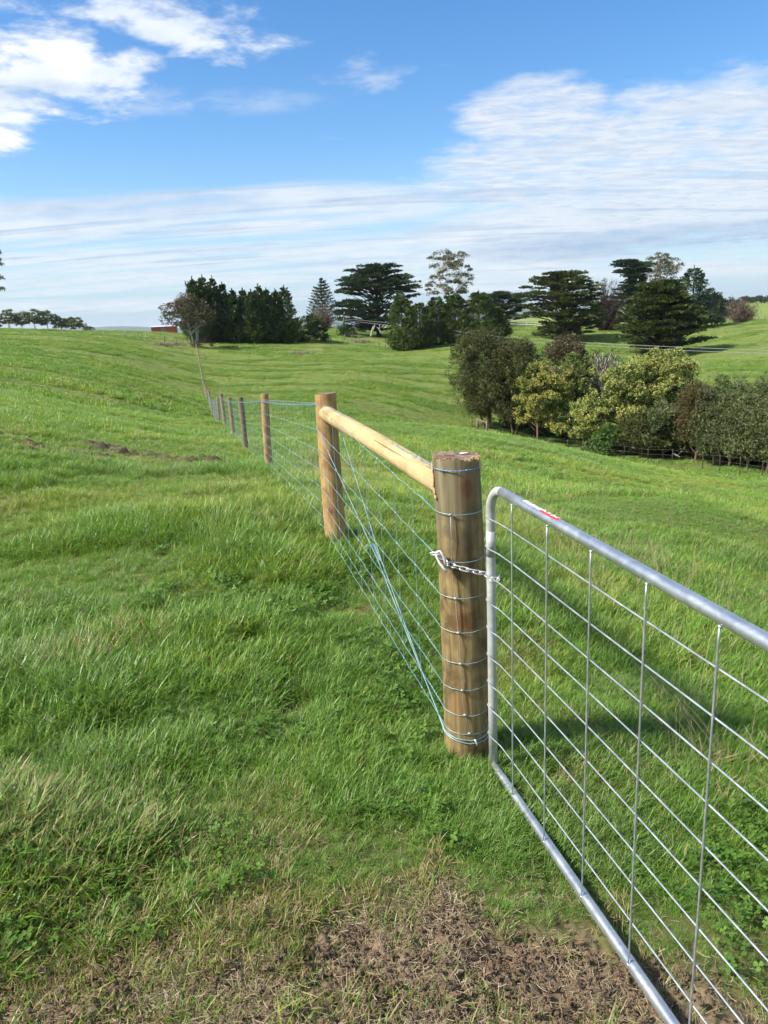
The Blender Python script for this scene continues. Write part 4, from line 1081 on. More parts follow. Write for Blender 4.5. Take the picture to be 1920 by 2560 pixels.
# around the house paddock, centre
def tree_norfolk(px, py, r, top, halfw, lab):
    rs = np.random.default_rng(77); o, b = root('norfolk_pine', px, py, r, lab, 'norfolk pine')
    h = scale_m(py-top, r); hw = scale_m(halfw, r); mb = MB(); mb.tube([(0, 0, -.2), (0, 0, h*.5), (0, 0, h)], [.28, .16, .03], 7)
    Cs = []; Ds = []; nt = 15
    for k in range(nt):
        s = k/(nt-1); z = h*(.14+.82*s); w = hw*(1-s)**.60*1.0+.35
        for j in range(9 if s < .8 else 6):
            a = 6.283*j/9+k*.35+rs.uniform(-.15, .15); e = np.array([math.cos(a)*w, math.sin(a)*w, z+.18*w])
            mb.tube([(0, 0, z), tuple(e*np.array([.5, .5, 1])-np.array([0, 0, .07*w])), tuple(e)], [.05, .035, .015], 4)
            q = rs.random(58)**.8; p = np.array([0, 0, z])*(1-q[:, None])+e*q[:, None]+rs.normal(0, .12, (58, 3)); p[:, 2] -= .10*w*np.sin(math.pi*q)
            Cs.append(p); Ds.append(np.tile([math.cos(a), math.sin(a), .5], (58, 1)))
    v, f, t = leaves(np.vstack(Cs), np.vstack(Ds), .42, 3, 1, rs, .45, .2)
    mesh_obj('crown', v, f, L_nor, o, smooth=False, attrs={'tone': ('FACE', t)}); mb.build('trunk', B_dark, o)
tree_norfolk(810, 826, 195, 708, 40, "tiered norfolk pine standing against the sky left of the macrocarpa")
tree_mac('macrocarpa_tree', 948, 842, 165, 676, 114, "broad dark macrocarpa with layered crown beside the tiered norfolk pine", L_mac_d, 141, nplate=150, low=.10, flat_top=.45, tr=.55, pw=2.2, off=0, depth=.8)
tree_bare('bare_shrub', 812, 828, 184, 772, 38, "bare brownish shrub under the tiered norfolk pine", L_plum, B_mid, 142, "bare shrub", None, nb=40, ntw=2600, trunks=3, low=.12, tl=.9)
tree_bare('bare_shrub', 905, 838, 176, 806, 30, "low bare thicket beneath the broad dark macrocarpa", L_plum, B_mid, 143, "bare shrub", None, nb=30, ntw=1500, trunks=3, low=.12, tl=.7)
tree_round('ivy_bush', 868, 833, 160, 800, 22, "small dark leafy bush at the foot of the broken pole", L_mac_d, B_mid, 144, "bush", None, crown0=.05, nclump=22, cr=(.75, .75, .7), npl=110, lsize=.32, profile='dome', tr=.08)
tree_gum('gum_tree', 1126, 834, 182, 651, 70, "tall airy gum with tan foliage behind the olive conifers", L_gum, 145, fork=.34, ncl=70, cr=(1.25, 1.25, .8), npl=110, low=.48, tr=.30)
G_C = "olive conifers clumped in front of the tall airy gum"
con = [(1008, 876, 742, 40, 129, "front pointed olive conifer at the left of the clump"), (1052, 872, 762, 40, 133, "lower olive conifer second from the left of the clump"), (1092, 868, 752, 42, 136, "olive conifer third from the left of the clump, under the airy gum"),
       (1140, 865, 750, 46, 137, "olive conifer in the middle right of the clump"), (1198, 858, 742, 52, 138, "broadest tallest olive conifer right of the airy gum"), (1240, 852, 774, 36, 141, "short olive conifer at the right end of the clump")]
for k, (x_, by, ty, hw_, r_, lab) in enumerate(con):
    tree_conifer('cypress_tree', x_, by, r_, ty, hw_*1.12, lab, L_cone, 150+k, "conifer", G_C, nsp=360, npl=32, power=.52, lsize=.34, upsweep=.8, spire=(k in (0, 3, 4)))
tree_conifer('cypress_tree', 1128, 850, 160, 742, 26, "dark narrow conifer poking up under the airy gum", L_mac, 159, "conifer", None, nsp=160, power=.4, spire=False)
tree_mac('macrocarpa_tree', 1252, 817, 200, 744, 76, "low distant macrocarpa between the conifer clump and the layered one", L_mac_d, 160, nplate=80, low=.08, tr=.35, pw=2.0)
# right hand group
tree_mac('macrocarpa_tree', 1412, 848, 158, 697, 116, "wide layered macrocarpa with sky gaps, left of the bare dark tree", L_mac, 161, nplate=150, low=.07, flat_top=.40, trunks=2, tr=.42, pw=2.0, off=-8)
tree_round('low_cypress', 1385, 848, 154, 806, 40, "low dark cypress bush under the wide layered macrocarpa", L_mac, B_dark, 162, "bush", None, crown0=.1, nclump=30, cr=(1.0, 1.0, .4), npl=130, lsize=.4, profile='dome', tr=.1)
tree_bare('bare_tree', 1512, 820, 176, 706, 58, "dark leafless tree between the two big macrocarpas", L_grey, B_dark, 163, "bare tree", None, nb=80, ntw=6500, trunks=4, low=.15, tl=1.0, tr=.3)
tree_mac('macrocarpa_tree', 1580, 818, 186, 673, 80, "tall dark macrocarpa rising behind the front pyramid one", L_mac_d, 164, nplate=130, low=.05, tr=.5, pw=2.0, shape='col')
tree_gum('gum_tree', 1650, 815, 200, 655, 46, "tall gum whose pale crown tops the right hand trees", L_gum, 165, fork=.45, ncl=48, cr=(1.3, 1.3, .85), npl=110, low=.56, tr=.34)
tree_conifer('cypress_tree', 1728, 815, 178, 684, 56, "pointed dark conifer right of the tall pale gum crown", L_mac_d, 166, "conifer", None, nsp=300, power=.50, lsize=.5, upsweep=.3, skirt=.02)
tree_round('dark_tree', 1768, 815, 182, 736, 46, "dark rounded tree behind the right edge of the front macrocarpa", L_mac_d, B_dark, 167, "tree", None, crown0=.1, nclump=46, cr=(1.0, 1.0, .75), npl=100, lsize=.4, profile='dome', tr=.2)
tree_mac('macrocarpa_tree', 1655, 888, 137, 722, 122, "pyramid shaped macrocarpa standing alone in front on the slope", L_mac, 168, nplate=170, low=.06, tr=.6, pw=1.9, shape='pyramid', depth=.85, off=-6)
tree_round('far_tree', 1790, 806, 255, 755, 32, "grey green rounded tree below the bluish far one", L_blue, B_dark, 170, "tree", None, crown0=.08, nclump=40, cr=(1.4, 1.4, 1.1), npl=80, lsize=.6, profile='dome', tr=.2)
tree_round('far_tree', 1792, 806, 310, 738, 44, "bluish far tree standing against the sky right of the group", L_blue, B_dark, 171, "tree", None, crown0=.2, nclump=40, cr=(1.9, 1.9, 1.3), npl=80, lsize=.75, profile='dome', tr=.3)
tree_bare('bare_shrub', 1850, 808, 192, 762, 44, "purplish leafless shrub on the right hand crest", L_plum, B_mid, 172, "bare shrub", None, nb=60, ntw=3800, trunks=4, low=.1, tl=.95)
grp = "distant trees along the far right ridge"
for k, (x_, ty, hw_, r_) in enumerate([(1838, 742, 18, 620), (1862, 743, 15, 700), (1890, 744, 17, 720), (1912, 745, 16, 740), (1936, 744, 20, 730)]):
    tree_round('far_tree', x_, 760, r_, ty, hw_, ["dark clump of far tree left of the thin ridge row", "thin far tree second along the right ridge row", "far tree third along the right ridge row", "far tree fourth along the right ridge row", "far tree at the right end of the ridge row"][k], L_blue, B_dark, 175+k, "tree", grp, crown0=.3, nclump=18, cr=(2.2, 2.2, 1.4), npl=60, lsize=1.2, profile='dome', tr=.3)

# shelter belt in the gully
G_V = "shelter belt trees along the gully fence"
tree_round('she_oak', 1218, 1066, 74, 826, 75, "tall olive brown she oak at the left end of the shelter belt", L_oak, B_mid, 201, "she oak", G_V, crown0=.18, nclump=270, cr=(.62, .62, .62), npl=150, lsize=.24, asp=4.5, droop=.55, profile='vase', trunks=3, tr=.12, cx_off=-22, lean=.03)
tree_round('she_oak', 1288, 1078, 72, 842, 70, "dense olive she oak second in the shelter belt with a rounded top", L_oak, B_mid, 202, "she oak", G_V, crown0=.18, nclump=250, cr=(.62, .62, .6), npl=150, lsize=.24, asp=4.5, droop=.5, profile='vase', trunks=2, tr=.12)
tree_round('brown_wattle', 1412, 1075, 80, 871, 80, "brownish tree behind the first yellow wattle", L_brown, B_mid, 203, "tree", G_V, crown0=.25, nclump=121, cr=(.75, .75, .6), npl=120, lsize=.26, asp=3, profile='dome', tr=.14)
tree_round('wattle_tree', 1345, 1086, 69, 893, 68, "yellow blossoming wattle in front of the olive she oaks", L_wat, B_mid, 204, "wattle", G_V, crown0=.22, sep=.95, nclump=48, cr=(.78, .78, .6), npl=190, lsize=.24, asp=2.4, profile='dome', tr=.11, gaps=.35, blossom=(L_flow, .58, 60, .19))
tree_round('wattle_tree', 1437, 1096, 73, 897, 41, "small pale wattle crown high between the brown and grey trees", L_wat, B_mid, 205, "wattle", G_V, crown0=.52, sep=.95, nclump=21, cr=(.78, .78, .6), npl=180, lsize=.24, profile='dome', tr=.10, blossom=(L_flowp, .58, 60, .19))
tree_bare('bare_tree', 1506, 1098, 75, 905, 84, "grey leafless tree with white limbs between the wattles", L_grey, B_grey, 206, "bare tree", G_V, nb=70, ntw=7000, trunks=1, low=.42, tl=.5, tr=.16)
tree_round('wattle_tree', 1484, 1104, 66, 975, 46, "short pale blossomed wattle below the grey leafless tree", L_wat, B_mid, 207, "wattle", G_V, crown0=.28, sep=.95, nclump=33, cr=(.78, .78, .6), npl=180, lsize=.22, profile='dome', tr=.09, blossom=(L_flowp, .58, 57, .19))
tree_round('green_wattle', 1524, 1112, 62.5, 1036, 53, "low bright green wattle bush at the foot of the belt", L_grn, B_mid, 208, "wattle", G_V, crown0=.12, nclump=62, cr=(.5, .5, .34), npl=120, lsize=.2, profile='dome', tr=.07)
tree_round('wattle_tree', 1586, 1124, 66.5, 904, 68, "largest creamy yellow wattle in the middle of the belt", L_wat, B_mid, 209, "wattle", G_V, crown0=.28, sep=.95, nclump=70, cr=(.78, .78, .6), npl=190, lsize=.23, profile='vase', tr=.12, blossom=(L_flowp, .58, 66, .19))
tree_round('wattle_tree', 1672, 1134, 67.5, 926, 75, "creamy wattle with drooping right side beside the largest wattle", L_wat, B_mid, 210, "wattle", G_V, crown0=.34, sep=.95, nclump=63, cr=(.78, .78, .6), npl=190, lsize=.23, profile='dome', tr=.12, blossom=(L_flowp, .58, 66, .19))
tree_round('olive_tree', 1610, 1136, 61, 1028, 63, "dull olive tree under the largest creamy wattle", L_oak, B_mid, 211, "tree", G_V, crown0=.32, nclump=94, cr=(.55, .55, .42), npl=120, lsize=.22, asp=3, profile='dome', tr=.09, trunks=2)
tree_round('olive_tree', 1660, 1142, 60, 1008, 58, "grey olive tree left of the rusty she oak", L_oakp, B_mid, 212, "tree", G_V, crown0=.30, nclump=102, cr=(.55, .55, .42), npl=120, lsize=.22, asp=3, profile='dome', tr=.09)
tree_round('she_oak', 1737, 1156, 58.5, 972, 43, "rusty orange she oak in the belt", L_oakr, B_mid, 213, "she oak", G_V, crown0=.30, nclump=108, cr=(.52, .52, .5), npl=130, lsize=.2, asp=4.5, droop=.4, profile='vase', tr=.10)
for k, (x_, by, ty, hw_, r_, cx_, lab) in enumerate([(1783, 1164, 956, 40, 57.5, -4, "tallest pale she oak right of the rusty one"), (1822, 1170, 963, 38, 56.5, 2, "pale she oak second right of the rusty one"),
                                     (1866, 1177, 962, 44, 55, 16, "pale thick trunked she oak third right of the rusty one"), (1916, 1183, 966, 44, 54, 12, "pale she oak cut by the right edge of the photo"), (1966, 1190, 964, 44, 53, 0, "pale she oak beyond the cut one, barely in view")]):
    tree_round('she_oak', x_, by, r_, ty, hw_*1.05, lab, L_oakp, B_mid, 220+k, "she oak", G_V, crown0=[.2, .26, .22, .28, .2][k], sep=.85, nclump=78, cr=(.72, .72, .6), npl=230, lsize=.21, asp=4.2, droop=.4, wind=.5, profile='egg', lean=.05, tr=.11, cx_off=cx_)

for k, (x_, by, hw_, r_) in enumerate([(1300, 1078, 46, 76), (1380, 1088, 48, 73), (1440, 1096, 46, 71), (1560, 1120, 44, 66.5), (1640, 1134, 46, 64), (1700, 1146, 44, 62), (1760, 1154, 44, 60.5), (1830, 1164, 46, 59), (1900, 1174, 46, 57.5), (1960, 1182, 40, 56.5)]):
    tree_round('undergrowth_bush', x_, by, r_, by-58, hw_*.9, "low dark scrub filling the shade under the shelter belt crowns", L_brown if k % 3 == 0 else L_oak, B_mid, 280+k, "bush", "scrub under the shelter belt", crown0=.05, nclump=30, cr=(.6, .6, .45), npl=110, lsize=.26, profile='dome', tr=.05)
# gums along the ridge at the left
G_R = "gum trees beyond the left ridge"
rid = [(-2, 800, 10, "small dull gum at the left edge of the ridge row"), (28, 787, 18, "small round gum near the left edge of the ridge row"), (60, 792, 17, "low leaning gum before the tallest ridge gum"), (92, 783, 19, "tallest ridge gum with a bright top"), (124, 785, 20, "wide gum right of the tallest ridge gum"),
       (158, 800, 20, "low spreading gum near the gap in the ridge row"), (192, 799, 20, "wind swept gum right of the gap in the ridge row"), (224, 819, 10, "smallest bush at the right end of the ridge row")]
for k, (x_, ty, hw_, lab) in enumerate(rid):
    tree_gum('gum_tree', x_, 842, 235, ty, hw_*.95, lab, L_gumr, 240+k, "gum tree", G_R, fork=.45, ncl=20, cr=(1.1, 1.1, .65), npl=110, low=.46, tr=.16, wind=.10, lsize=.5, off=-4)
tree_gum('gum_tree', -46, 850, 150, 640, 68, "big gum mostly out of frame whose hanging leaves reach in at left", L_gumr, 251, "gum tree", None, fork=.35, ncl=40, cr=(1.0, 1.0, .7), npl=90, low=.36, tr=.3, off=0)
for k, (x_, ty, r_) in enumerate([(262, 822, 520), (272, 823, 540), (335, 824, 560), (352, 825, 520), (368, 824, 500), (376, 826, 540)]):
    tree_round('far_tree', x_, 846, r_, ty, 7, "tiny far tree on the skyline left of the red shed", L_blue, B_dark, 260+k, "tree", "tiny skyline trees by the red shed", crown0=.3, nclump=8, cr=(1.2, 1.2, .9), npl=50, lsize=.9, profile='dome', tr=.2)

# ------------------------------------------------------------------ sheds, far fences, logs, lines
m_red = wood("rusty_red_iron", (.24, .055, .028), (.32, .085, .045), (.16, .045, .03), None, None, 0)
m_roof = metal("pale_iron_roof", (.55, .60, .66), (.66, .58, .74), .5, .3, 3)
m_ply = wood("weathered_boards", (.16, .12, .085), (.25, .195, .145), (.09, .07, .05), None, None, 0)
def building(name, px, py, r, top, lab, w, d, wallh, mw, mr, rise=.6, yaw=.2, eave=.35, gable=True, ndoor=1):
    b = at(px, py, r); z0 = H(b[0], b[1]); ztop = at(px, top, r)[2]
    zt_ = max(ztop, z0+2.0); base = zt_-wallh-rise
    o = empty(name, (b[0], b[1], base), (0, 0, yaw)); tag(o, lab, "shed")
    mb = MB()
    for s_ in (-1, 1):
        mb.box((0, s_*d/2, (wallh-3)/2), (w, .12, wallh+3)); mb.box((s_*(w/2-.06), 0, (wallh-3)/2), (.12, d-.13, wallh+3))
    mb.build('wall', mw, o, smooth=False)
    mb = MB()
    t_ = .1
    if gable:
        for s_ in (-1, 1):
            a = math.atan2(rise, d/2+eave); Rm = np.array(Matrix.Rotation(-s_*a, 3, 'X')); ln = math.hypot(rise, d/2+eave)
            mb.box((0, s_*(d/4+eave/2), wallh+rise/2), (w+2*eave, ln, t_), Rm)
    else:
        a = math.atan2(rise, d); Rm = np.array(Matrix.Rotation(a, 3, 'X')); mb.box((0, 0, wallh+rise/2), (w+2*eave, math.hypot(rise, d)+eave*2, t_), Rm)
    mb.build('roof', mr, o, smooth=False)
    for k in range(ndoor):
        mb = MB(); mb.box(((k-(ndoor-1)/2)*w*.33, -d/2-.085, wallh*.45), (w*.2, .05, wallh*.86)); mb.build('door', m_ply if mw is not m_ply else m_old, o, smooth=False)
    return o
building('red_shed', 412, 830, 330, 814.0, "red iron shed with pale roof on the left skyline", 9.4, 7, 2.7, m_red, m_roof, rise=.35, yaw=.12, gable=False, ndoor=1)
building('old_farm_shed', 1515, 814, 192, 786, "weathered board shed showing through the dark tree trunks", 6.0, 4, 2.1, m_ply, m_roof, rise=.7, yaw=-.2)

def plain_fence(name, pts, lab, hgt, mat, rails=(), wires=(.35, .65, .95), pr=.06, group=None, square=False, wire_r=.006, rail_mat=None, tilt=.04):
    """pts: ground points; posts with rails or wires between them"""
    o = empty(name, tuple(pts[0])); tag(o, lab, "fence", group); o0 = np.array(pts[0])
    tops = []
    for p in pts:
        mb = MB(); ln = np.array([random.uniform(-tilt, tilt), random.uniform(-tilt, tilt), 1])*hgt*random.uniform(.94, 1.06); q = np.array(p)-o0
        if square: mb.box(q+np.array([0, 0, hgt*.42]), (pr*2, pr*2, hgt*1.16))
        else: mb.tube([q-np.array([0, 0, .2]), q+ln*.5, q+ln], [pr, pr, pr*.92], 8)
        mb.build('post', mat, o, smooth=not square); tops.append((q, ln/hgt))
    for h in rails:
        for (a, la), (b, lb) in zip(tops[:-1], tops[1:]):
            mb = MB(); A = a+la*h*hgt; B = b+lb*h*hgt; L_ = np.linalg.norm(B-A); Rm = np.array(Vector(B-A).to_track_quat('X', 'Z').to_matrix())
            mb.box((A+B)/2+np.array([0, -.07, 0]), (L_, .04, .13), Rm); mb.build('rail', rail_mat or mat, o, smooth=False)
    for h in wires:
        mb = MB(); mb.tube([a+la*h*hgt for a, la in tops], wire_r, 4); mb.build('wire', m_oldwire, o)
    return o
def gpt(px, py, r):
    d = ray(px, py); return np.array([d[0]*r, d[1]*r, H(d[0]*r, d[1]*r)])
m_paint0 = wood('pale_old_posts', (.30, .26, .20), (.40, .36, .29), (.2, .17, .13), None, None, .1)
plain_fence('paddock_fence', [gpt(x_, 830, r_) for x_, r_ in [(-30, 150), (27, 147), (90, 143), (146, 140), (206, 137), (260, 134), (311, 132), (363, 130)]], "grey post and wire fence along the left ridge", 1.0, m_paint0, wires=(.3, .6, .9), pr=.075)
plain_fence('timber_yard_fence', [gpt(412, 850, 131), gpt(440, 851, 129.5)], "two dark posts joined by a top rail left of the gum", 1.35, m_old, rails=(.88,), wires=(), pr=.08)
m_paint = wood("faded_white_rail", (.36, .34, .30), (.48, .46, .42), (.22, .2, .17), None, None, 0)
plain_fence('rail_fence', [gpt(x_, 818, r_) for x_, r_ in [(806, 190), (822, 188), (838, 186), (854, 184)]], "pale post and rail fence below the norfolk pine", 1.25, m_paint, rails=(.55, .92), wires=(), pr=.06, square=True)
plain_fence('rail_fence', [gpt(x_, 812, r_) for x_, r_ in [(1272, 186), (1294, 184), (1316, 182), (1338, 180), (1362, 178)]], "faded post and rail fence under the wide layered macrocarpa", 1.25, m_paint, rails=(.55, .92), wires=(), pr=.06, square=True)
plain_fence('yard_fence', [gpt(x_, y_, r_) for x_, y_, r_ in [(862, 858, 150), (880, 856, 149), (899, 856, 148), (922, 854, 148), (948, 866, 140), (964, 876, 131)]], "dark wire fence along the foot of the broad dark macrocarpa", 1.15, m_old, pr=.07)
fx = [(1180, 1056, 73.5), (1196, 1062, 71.5), (1218, 1071, 70.5), (1257, 1080, 69), (1290, 1088, 67.5), (1335, 1094, 66), (1376, 1102, 64.8), (1420, 1110, 63.5), (1458, 1112, 62), (1500, 1120, 61), (1560, 1130, 59.5), (1620, 1143, 58), (1680, 1153, 56.5), (1757, 1163, 55), (1800, 1172, 53.8), (1850, 1180, 52.5), (1905, 1188, 51), (1960, 1196, 50)]
plain_fence('paddock_fence', [gpt(*p) for p in fx], "dark post and wire fence in front of the shelter belt", 1.1, B_dark, wires=(.3, .6, .92), pr=.028, wire_r=.0025)
o_ = plain_fence('strainer_fence', [gpt(1193, 1062, 71.2), gpt(1217, 1069, 70.6)], "dark wooden strainer frame at the left end of the belt fence", 1.3, m_old, rails=(.9,), wires=(), pr=.085)
plain_fence('paddock_fence', [gpt(x_, y_, r_) for x_, y_, r_ in [(1895, 800, 200), (1912, 806, 185), (1935, 812, 170)]], "short run of posts at the right edge of the crest", 1.2, m_old, pr=.07)

def pile(name, px, py, r, lab, cat, n, spread, L_, mat, thick=.05, upz=.5, seed=0):
    rs = np.random.default_rng(seed); g = gpt(px, py, r); o = empty(name, tuple(g)); tag(o, lab, cat); mb = MB()
    for k in range(n):
        c = np.array([rs.normal(0, spread), rs.normal(0, spread*.6), abs(rs.normal(0, .25))]); d = rs.normal(0, 1, 3); d[2] = abs(d[2])*upz; d /= np.linalg.norm(d); l = L_*rs.uniform(.4, 1.2)
        limb(mb, c-d*l/2*.6, c+d*l/2, thick*rs.uniform(.5, 1.2), thick*.3, .05, 4, 5, rs, .12)
    mb.build('branches', mat, o); return o
m_stick = bark("dead_brushwood", (.15, .12, .095), (.27, .22, .18))
pile('branch_heap', 755, 890, 118, "greyish heap of cut branches on the grass below the hedge", "brush heap", 70, .8, 1.5, m_stick, .05, .6, 5)
pile('branch_heap', 414, 866, 123, "brown heap of branches in the grass left of the olive gum", "brush heap", 80, 1.2, 1.6, m_stick, .05, .4, 6)
pile('branch_heap', 452, 856, 128, "dry brush strewn between the dark railed posts and the gum", "brush heap", 60, 1.2, 1.2, m_stick, .03, .7, 7)
pile('branch_heap', 900, 864, 146, "dead branches lying under the broad dark macrocarpa", "brush heap", 50, 1.3, 2.0, m_stick, .06, .35, 8)
pile('branch_heap', 1600, 886, 139, "brown dead brush under the pyramid macrocarpa", "brush heap", 130, 1.5, 1.4, bark("dry_brown_brush", (.13, .085, .05), (.22, .15, .09)), .04, .5, 9)
def log(px0, py0, r0_, px1, py1, r1_, rad_, lab, mat, name='fallen_limb'):
    a = at(px0, py0, r0_); b = at(px1, py1, r1_); o = empty(name, tuple(a)); tag(o, lab, "fallen limb"); mb = MB()
    limb(mb, (0, 0, 0), b-a, rad_, rad_*.5, .06, 7, 7, np.random.default_rng(int(px0)), .12)
    limb(mb, (b-a)*.5, (b-a)*.8+np.array([.4, 0, .8]), rad_*.5, rad_*.2, .05, 4, 5, np.random.default_rng(3))
    mb.build('limb', mat, o)
log(928, 842, 159, 934, 815, 159, .22, "bleached broken limb leaning under the broad dark macrocarpa", B_grey)
log(953, 834, 159, 942, 818, 159, .18, "second bleached limb beside the macrocarpa trunk", B_grey)
log(1684, 1134, 59.5, 1700, 1143, 59, .07, "bare fallen branch lying under the grey olive tree", B_grey)

# broken pole with the two lines that cross the valley
pb_ = gpt(858, 835, 160); pt_ = at(861, 780, 160)
o = empty('power_pole', tuple(pb_)); tag(o, "old leaning pole where the overhead lines start", "pole"); mb = MB(); mb.tube([(0, 0, -.2), (.05, 0, 2), tuple(pt_-pb_)], [.17, .15, .12], 8); mb.build('shaft', m_old, o)
mb = MB(); mb.tube([tuple(pt_-pb_+np.array([-.5, 0, -.5])), tuple(pt_-pb_+np.array([.9, 0, -.35]))], .06, 6); mb.build('crossarm', m_old, o)
o = empty('power_line', tuple(pt_)); tag(o, "pair of thin overhead lines sagging across the valley", "power line")
for k, pts in enumerate([[(861, 797, 160), (960, 806, 150), (1100, 822, 138), (1250, 842, 124), (1450, 856, 108), (1700, 868, 92), (1920, 876, 82), (2300, 884, 70)], [(862, 801, 160), (960, 812, 150), (1100, 831, 138), (1250, 850, 124), (1450, 863, 108), (1700, 876, 92), (1920, 884, 82), (2300, 892, 70)]]):
    P = [at(*p) for p in pts]; Q = []
    for a, b in zip(P[:-1], P[1:]): Q += [a+(b-a)*t for t in (0, .5)]
    mb = MB(); mb.tube([p-pt_ for p in Q+[P[-1]]], .022, 5); mb.build('cable', m_oldwire, o)
pb_ = gpt(1275, 812, 214); pt_ = at(1275, 751, 214); o = empty('power_pole', tuple(pb_)); tag(o, "slim power pole with a crossarm on the skyline", "pole")
mb = MB(); mb.tube([(0, 0, -.2), tuple(pt_-pb_)], [.16, .11], 8); mb.build('shaft', B_dark, o)
mb = MB(); mb.box(pt_-pb_+np.array([0, .14, -.9]), (1.9, .12, .14)); mb.build('crossarm', B_dark, o, smooth=False)

HAZE_DENSITY = 0.65e-4
# far blue water and hills
m_sea, N = mat_new("distant_sea"); out(N, N.n('ShaderNodeBsdfPrincipled', {'Base Color': (.055, .13, .26, 1), 'Roughness': .6, 'Specular IOR Level': .2}).outputs[0])
V = []; F = []; n = 64
for r_ in (5200, 13500):
    for k in range(n): V.append((r_*math.sin(6.2832*k/n), r_*math.cos(6.2832*k/n), -33))
for k in range(n): F.append((k, n+k, n+(k+1) % n, (k+1) % n))
tag(mesh_obj('sea', V, F, m_sea), kind='structure')
m_hill, N = mat_new("distant_hills"); pos = N.n('ShaderNodeNewGeometry').outputs['Position']
out(N, N.n('ShaderNodeBsdfPrincipled', {'Base Color': N.mix(N.ss(N.noise(pos, .004, 4), .4, .6), (.045, .085, .05), (.07, .11, .06)), 'Roughness': .95, 'Specular IOR Level': .05}).outputs[0])
def hills(name, a0, a1, r0_, r1_, z0, z1, seed, mat):
    V = []; na_ = 120; nr_ = 10
    for i in range(nr_+1):
        for j in range(na_+1):
            t = i/nr_; a = rad(a0+(a1-a0)*j/na_); r_ = r0_+(r1_-r0_)*t
            w = math.sin(math.pi*t)*min(1, 8*min(j/na_, 1-j/na_))
            V.append((r_*math.sin(a), r_*math.cos(a), z0+(z1-z0)*w*(.55+.9*float(fbm(np.array([a*9.]), np.array([t*2.0]), seed, 3)[0]-.3))))
    F = [(i*(na_+1)+j, i*(na_+1)+j+1, (i+1)*(na_+1)+j+1, (i+1)*(na_+1)+j) for i in range(nr_) for j in range(na_)]
    tag(mesh_obj(name, V, F, mat), kind='structure')
hills('hills', -60, 70, 6000, 9500, -60, 60, 5, m_hill)
hills('far_hills', 12, 50, 2400, 3600, -45, 12, 8, m_hill)

# ------------------------------------------------------------------ the air between here and the far hills
m_air = bpy.data.materials.new("air"); m_air.use_nodes = True; N = NT(m_air.node_tree)
vol = N.n('ShaderNodeVolumePrincipled', {'Color': (.80, .89, 1.0, 1), 'Density': HAZE_DENSITY, 'Anisotropy': .2})
no = N.n('ShaderNodeOutputMaterial'); N.t.links.new(vol.outputs[0], no.inputs['Volume'])
mb = MB(); mb.box((0, 0, -10), (29000, 29000, 190)); hz = mb.build('haze', m_air, None, smooth=False); tag(hz, kind='stuff')

# ------------------------------------------------------------------ grass: tufts of real blades scattered over the paddock
def blades(n, rad_, L0, L1, w, lean0, lean1, bias, seed, curl=.9, seg=4):
    """n blades; returns V, F, tone; lean biased along +x"""
    rs = np.random.default_rng(seed); V = []; F = []; T = []
    for k in range(n):
        a = rs.uniform(0, 6.283); q = rad_*math.sqrt(rs.random()); x0, y0 = q*math.cos(a), q*math.sin(a)
        L = rs.uniform(L0, L1); hd = rs.uniform(0, 6.283); dx, dy = math.cos(hd)+bias, math.sin(hd); m_ = math.hypot(dx, dy)+1e-6; dx /= m_; dy /= m_
        th = rs.uniform(lean0, lean1); cu = rs.uniform(.2, 1)*curl; ww = w*rs.uniform(.7, 1.3)
        px_, py_, pz = x0, y0, -.01; b = len(V); tw = rs.uniform(-.6, .6)
        sx, sy = -dy*math.cos(tw)+dx*math.sin(tw)*.5, dx*math.cos(tw)+dy*math.sin(tw)*.5
        for i in range(seg):
            t = i/(seg-1); wd = ww*(1-.1*t-.35*t*t) if i < seg-1 else 0
            if i < seg-1: V += [(px_-sx*wd/2, py_-sy*wd/2, pz), (px_+sx*wd/2, py_+sy*wd/2, pz)]
            else: V.append((px_, py_, pz))
            ang = th+cu*t; st_ = L/(seg-1)
            px_ += dx*math.sin(ang)*st_; py_ += dy*math.sin(ang)*st_; pz += math.cos(ang)*st_
        for i in range(seg-2): F.append((b+2*i, b+2*i+1, b+2*i+3, b+2*i+2))
        F.append((b+2*(seg-2), b+2*(seg-2)+1, b+2*(seg-1)))
        T += [rs.random()]*(seg-1)
    return V, F, T
src = bpy.data.collections.new("grass_sources")
def src_obj(name, V, F, T, mat):
    o = mesh_obj(name, V, F, mat, None, False, {'tone': ('FACE', T)}); col.objects.unlink(o); src.objects.link(o); return o

m_grass, N = mat_new("grass_blades")
pos = N.n('ShaderNodeNewGeometry').outputs['Position']
tone = N.n('ShaderNodeAttribute', attribute_name='tone').outputs['Fac']
hue = N.n('ShaderNodeAttribute', attribute_name='hue', attribute_type='INSTANCER').outputs['Fac']
dry = N.n('ShaderNodeAttribute', attribute_name='dry', attribute_type='INSTANCER').outputs['Fac']
lush = N.mix(tone, (.080, .198, .018), (.205, .375, .052))
yel = N.mix(tone, (.190, .270, .026), (.370, .420, .090))
blu = N.mix(tone, (.100, .200, .030), (.240, .345, .095))
c = N.mix(N.ss(hue, .50, 1.05), lush, yel); c = N.mix(N.ss(hue, .35, .02), c, blu)
straw = N.mix(tone, (.24, .18, .075), (.42, .34, .17))
dk = N.m('GREATER_THAN', N.m('ADD', N.m('MULTIPLY', N.m('FRACT', N.m('MULTIPLY', tone, 7.31)), 1.0), dry), 1.0)
c = N.mix(dk, c, straw)
p = N.n('ShaderNodeBsdfPrincipled', {'Base Color': c, 'Roughness': .42, 'Specular IOR Level': .42})
t = N.n('ShaderNodeBsdfTranslucent', {'Color': N.mix(.35, c, (.22, .36, .02))})
out(N, N.n('ShaderNodeMixShader', {0: .42, 1: p.outputs[0], 2: t.outputs[0]}).outputs[0])
m_straw, N = mat_new("dry_grass_bits")
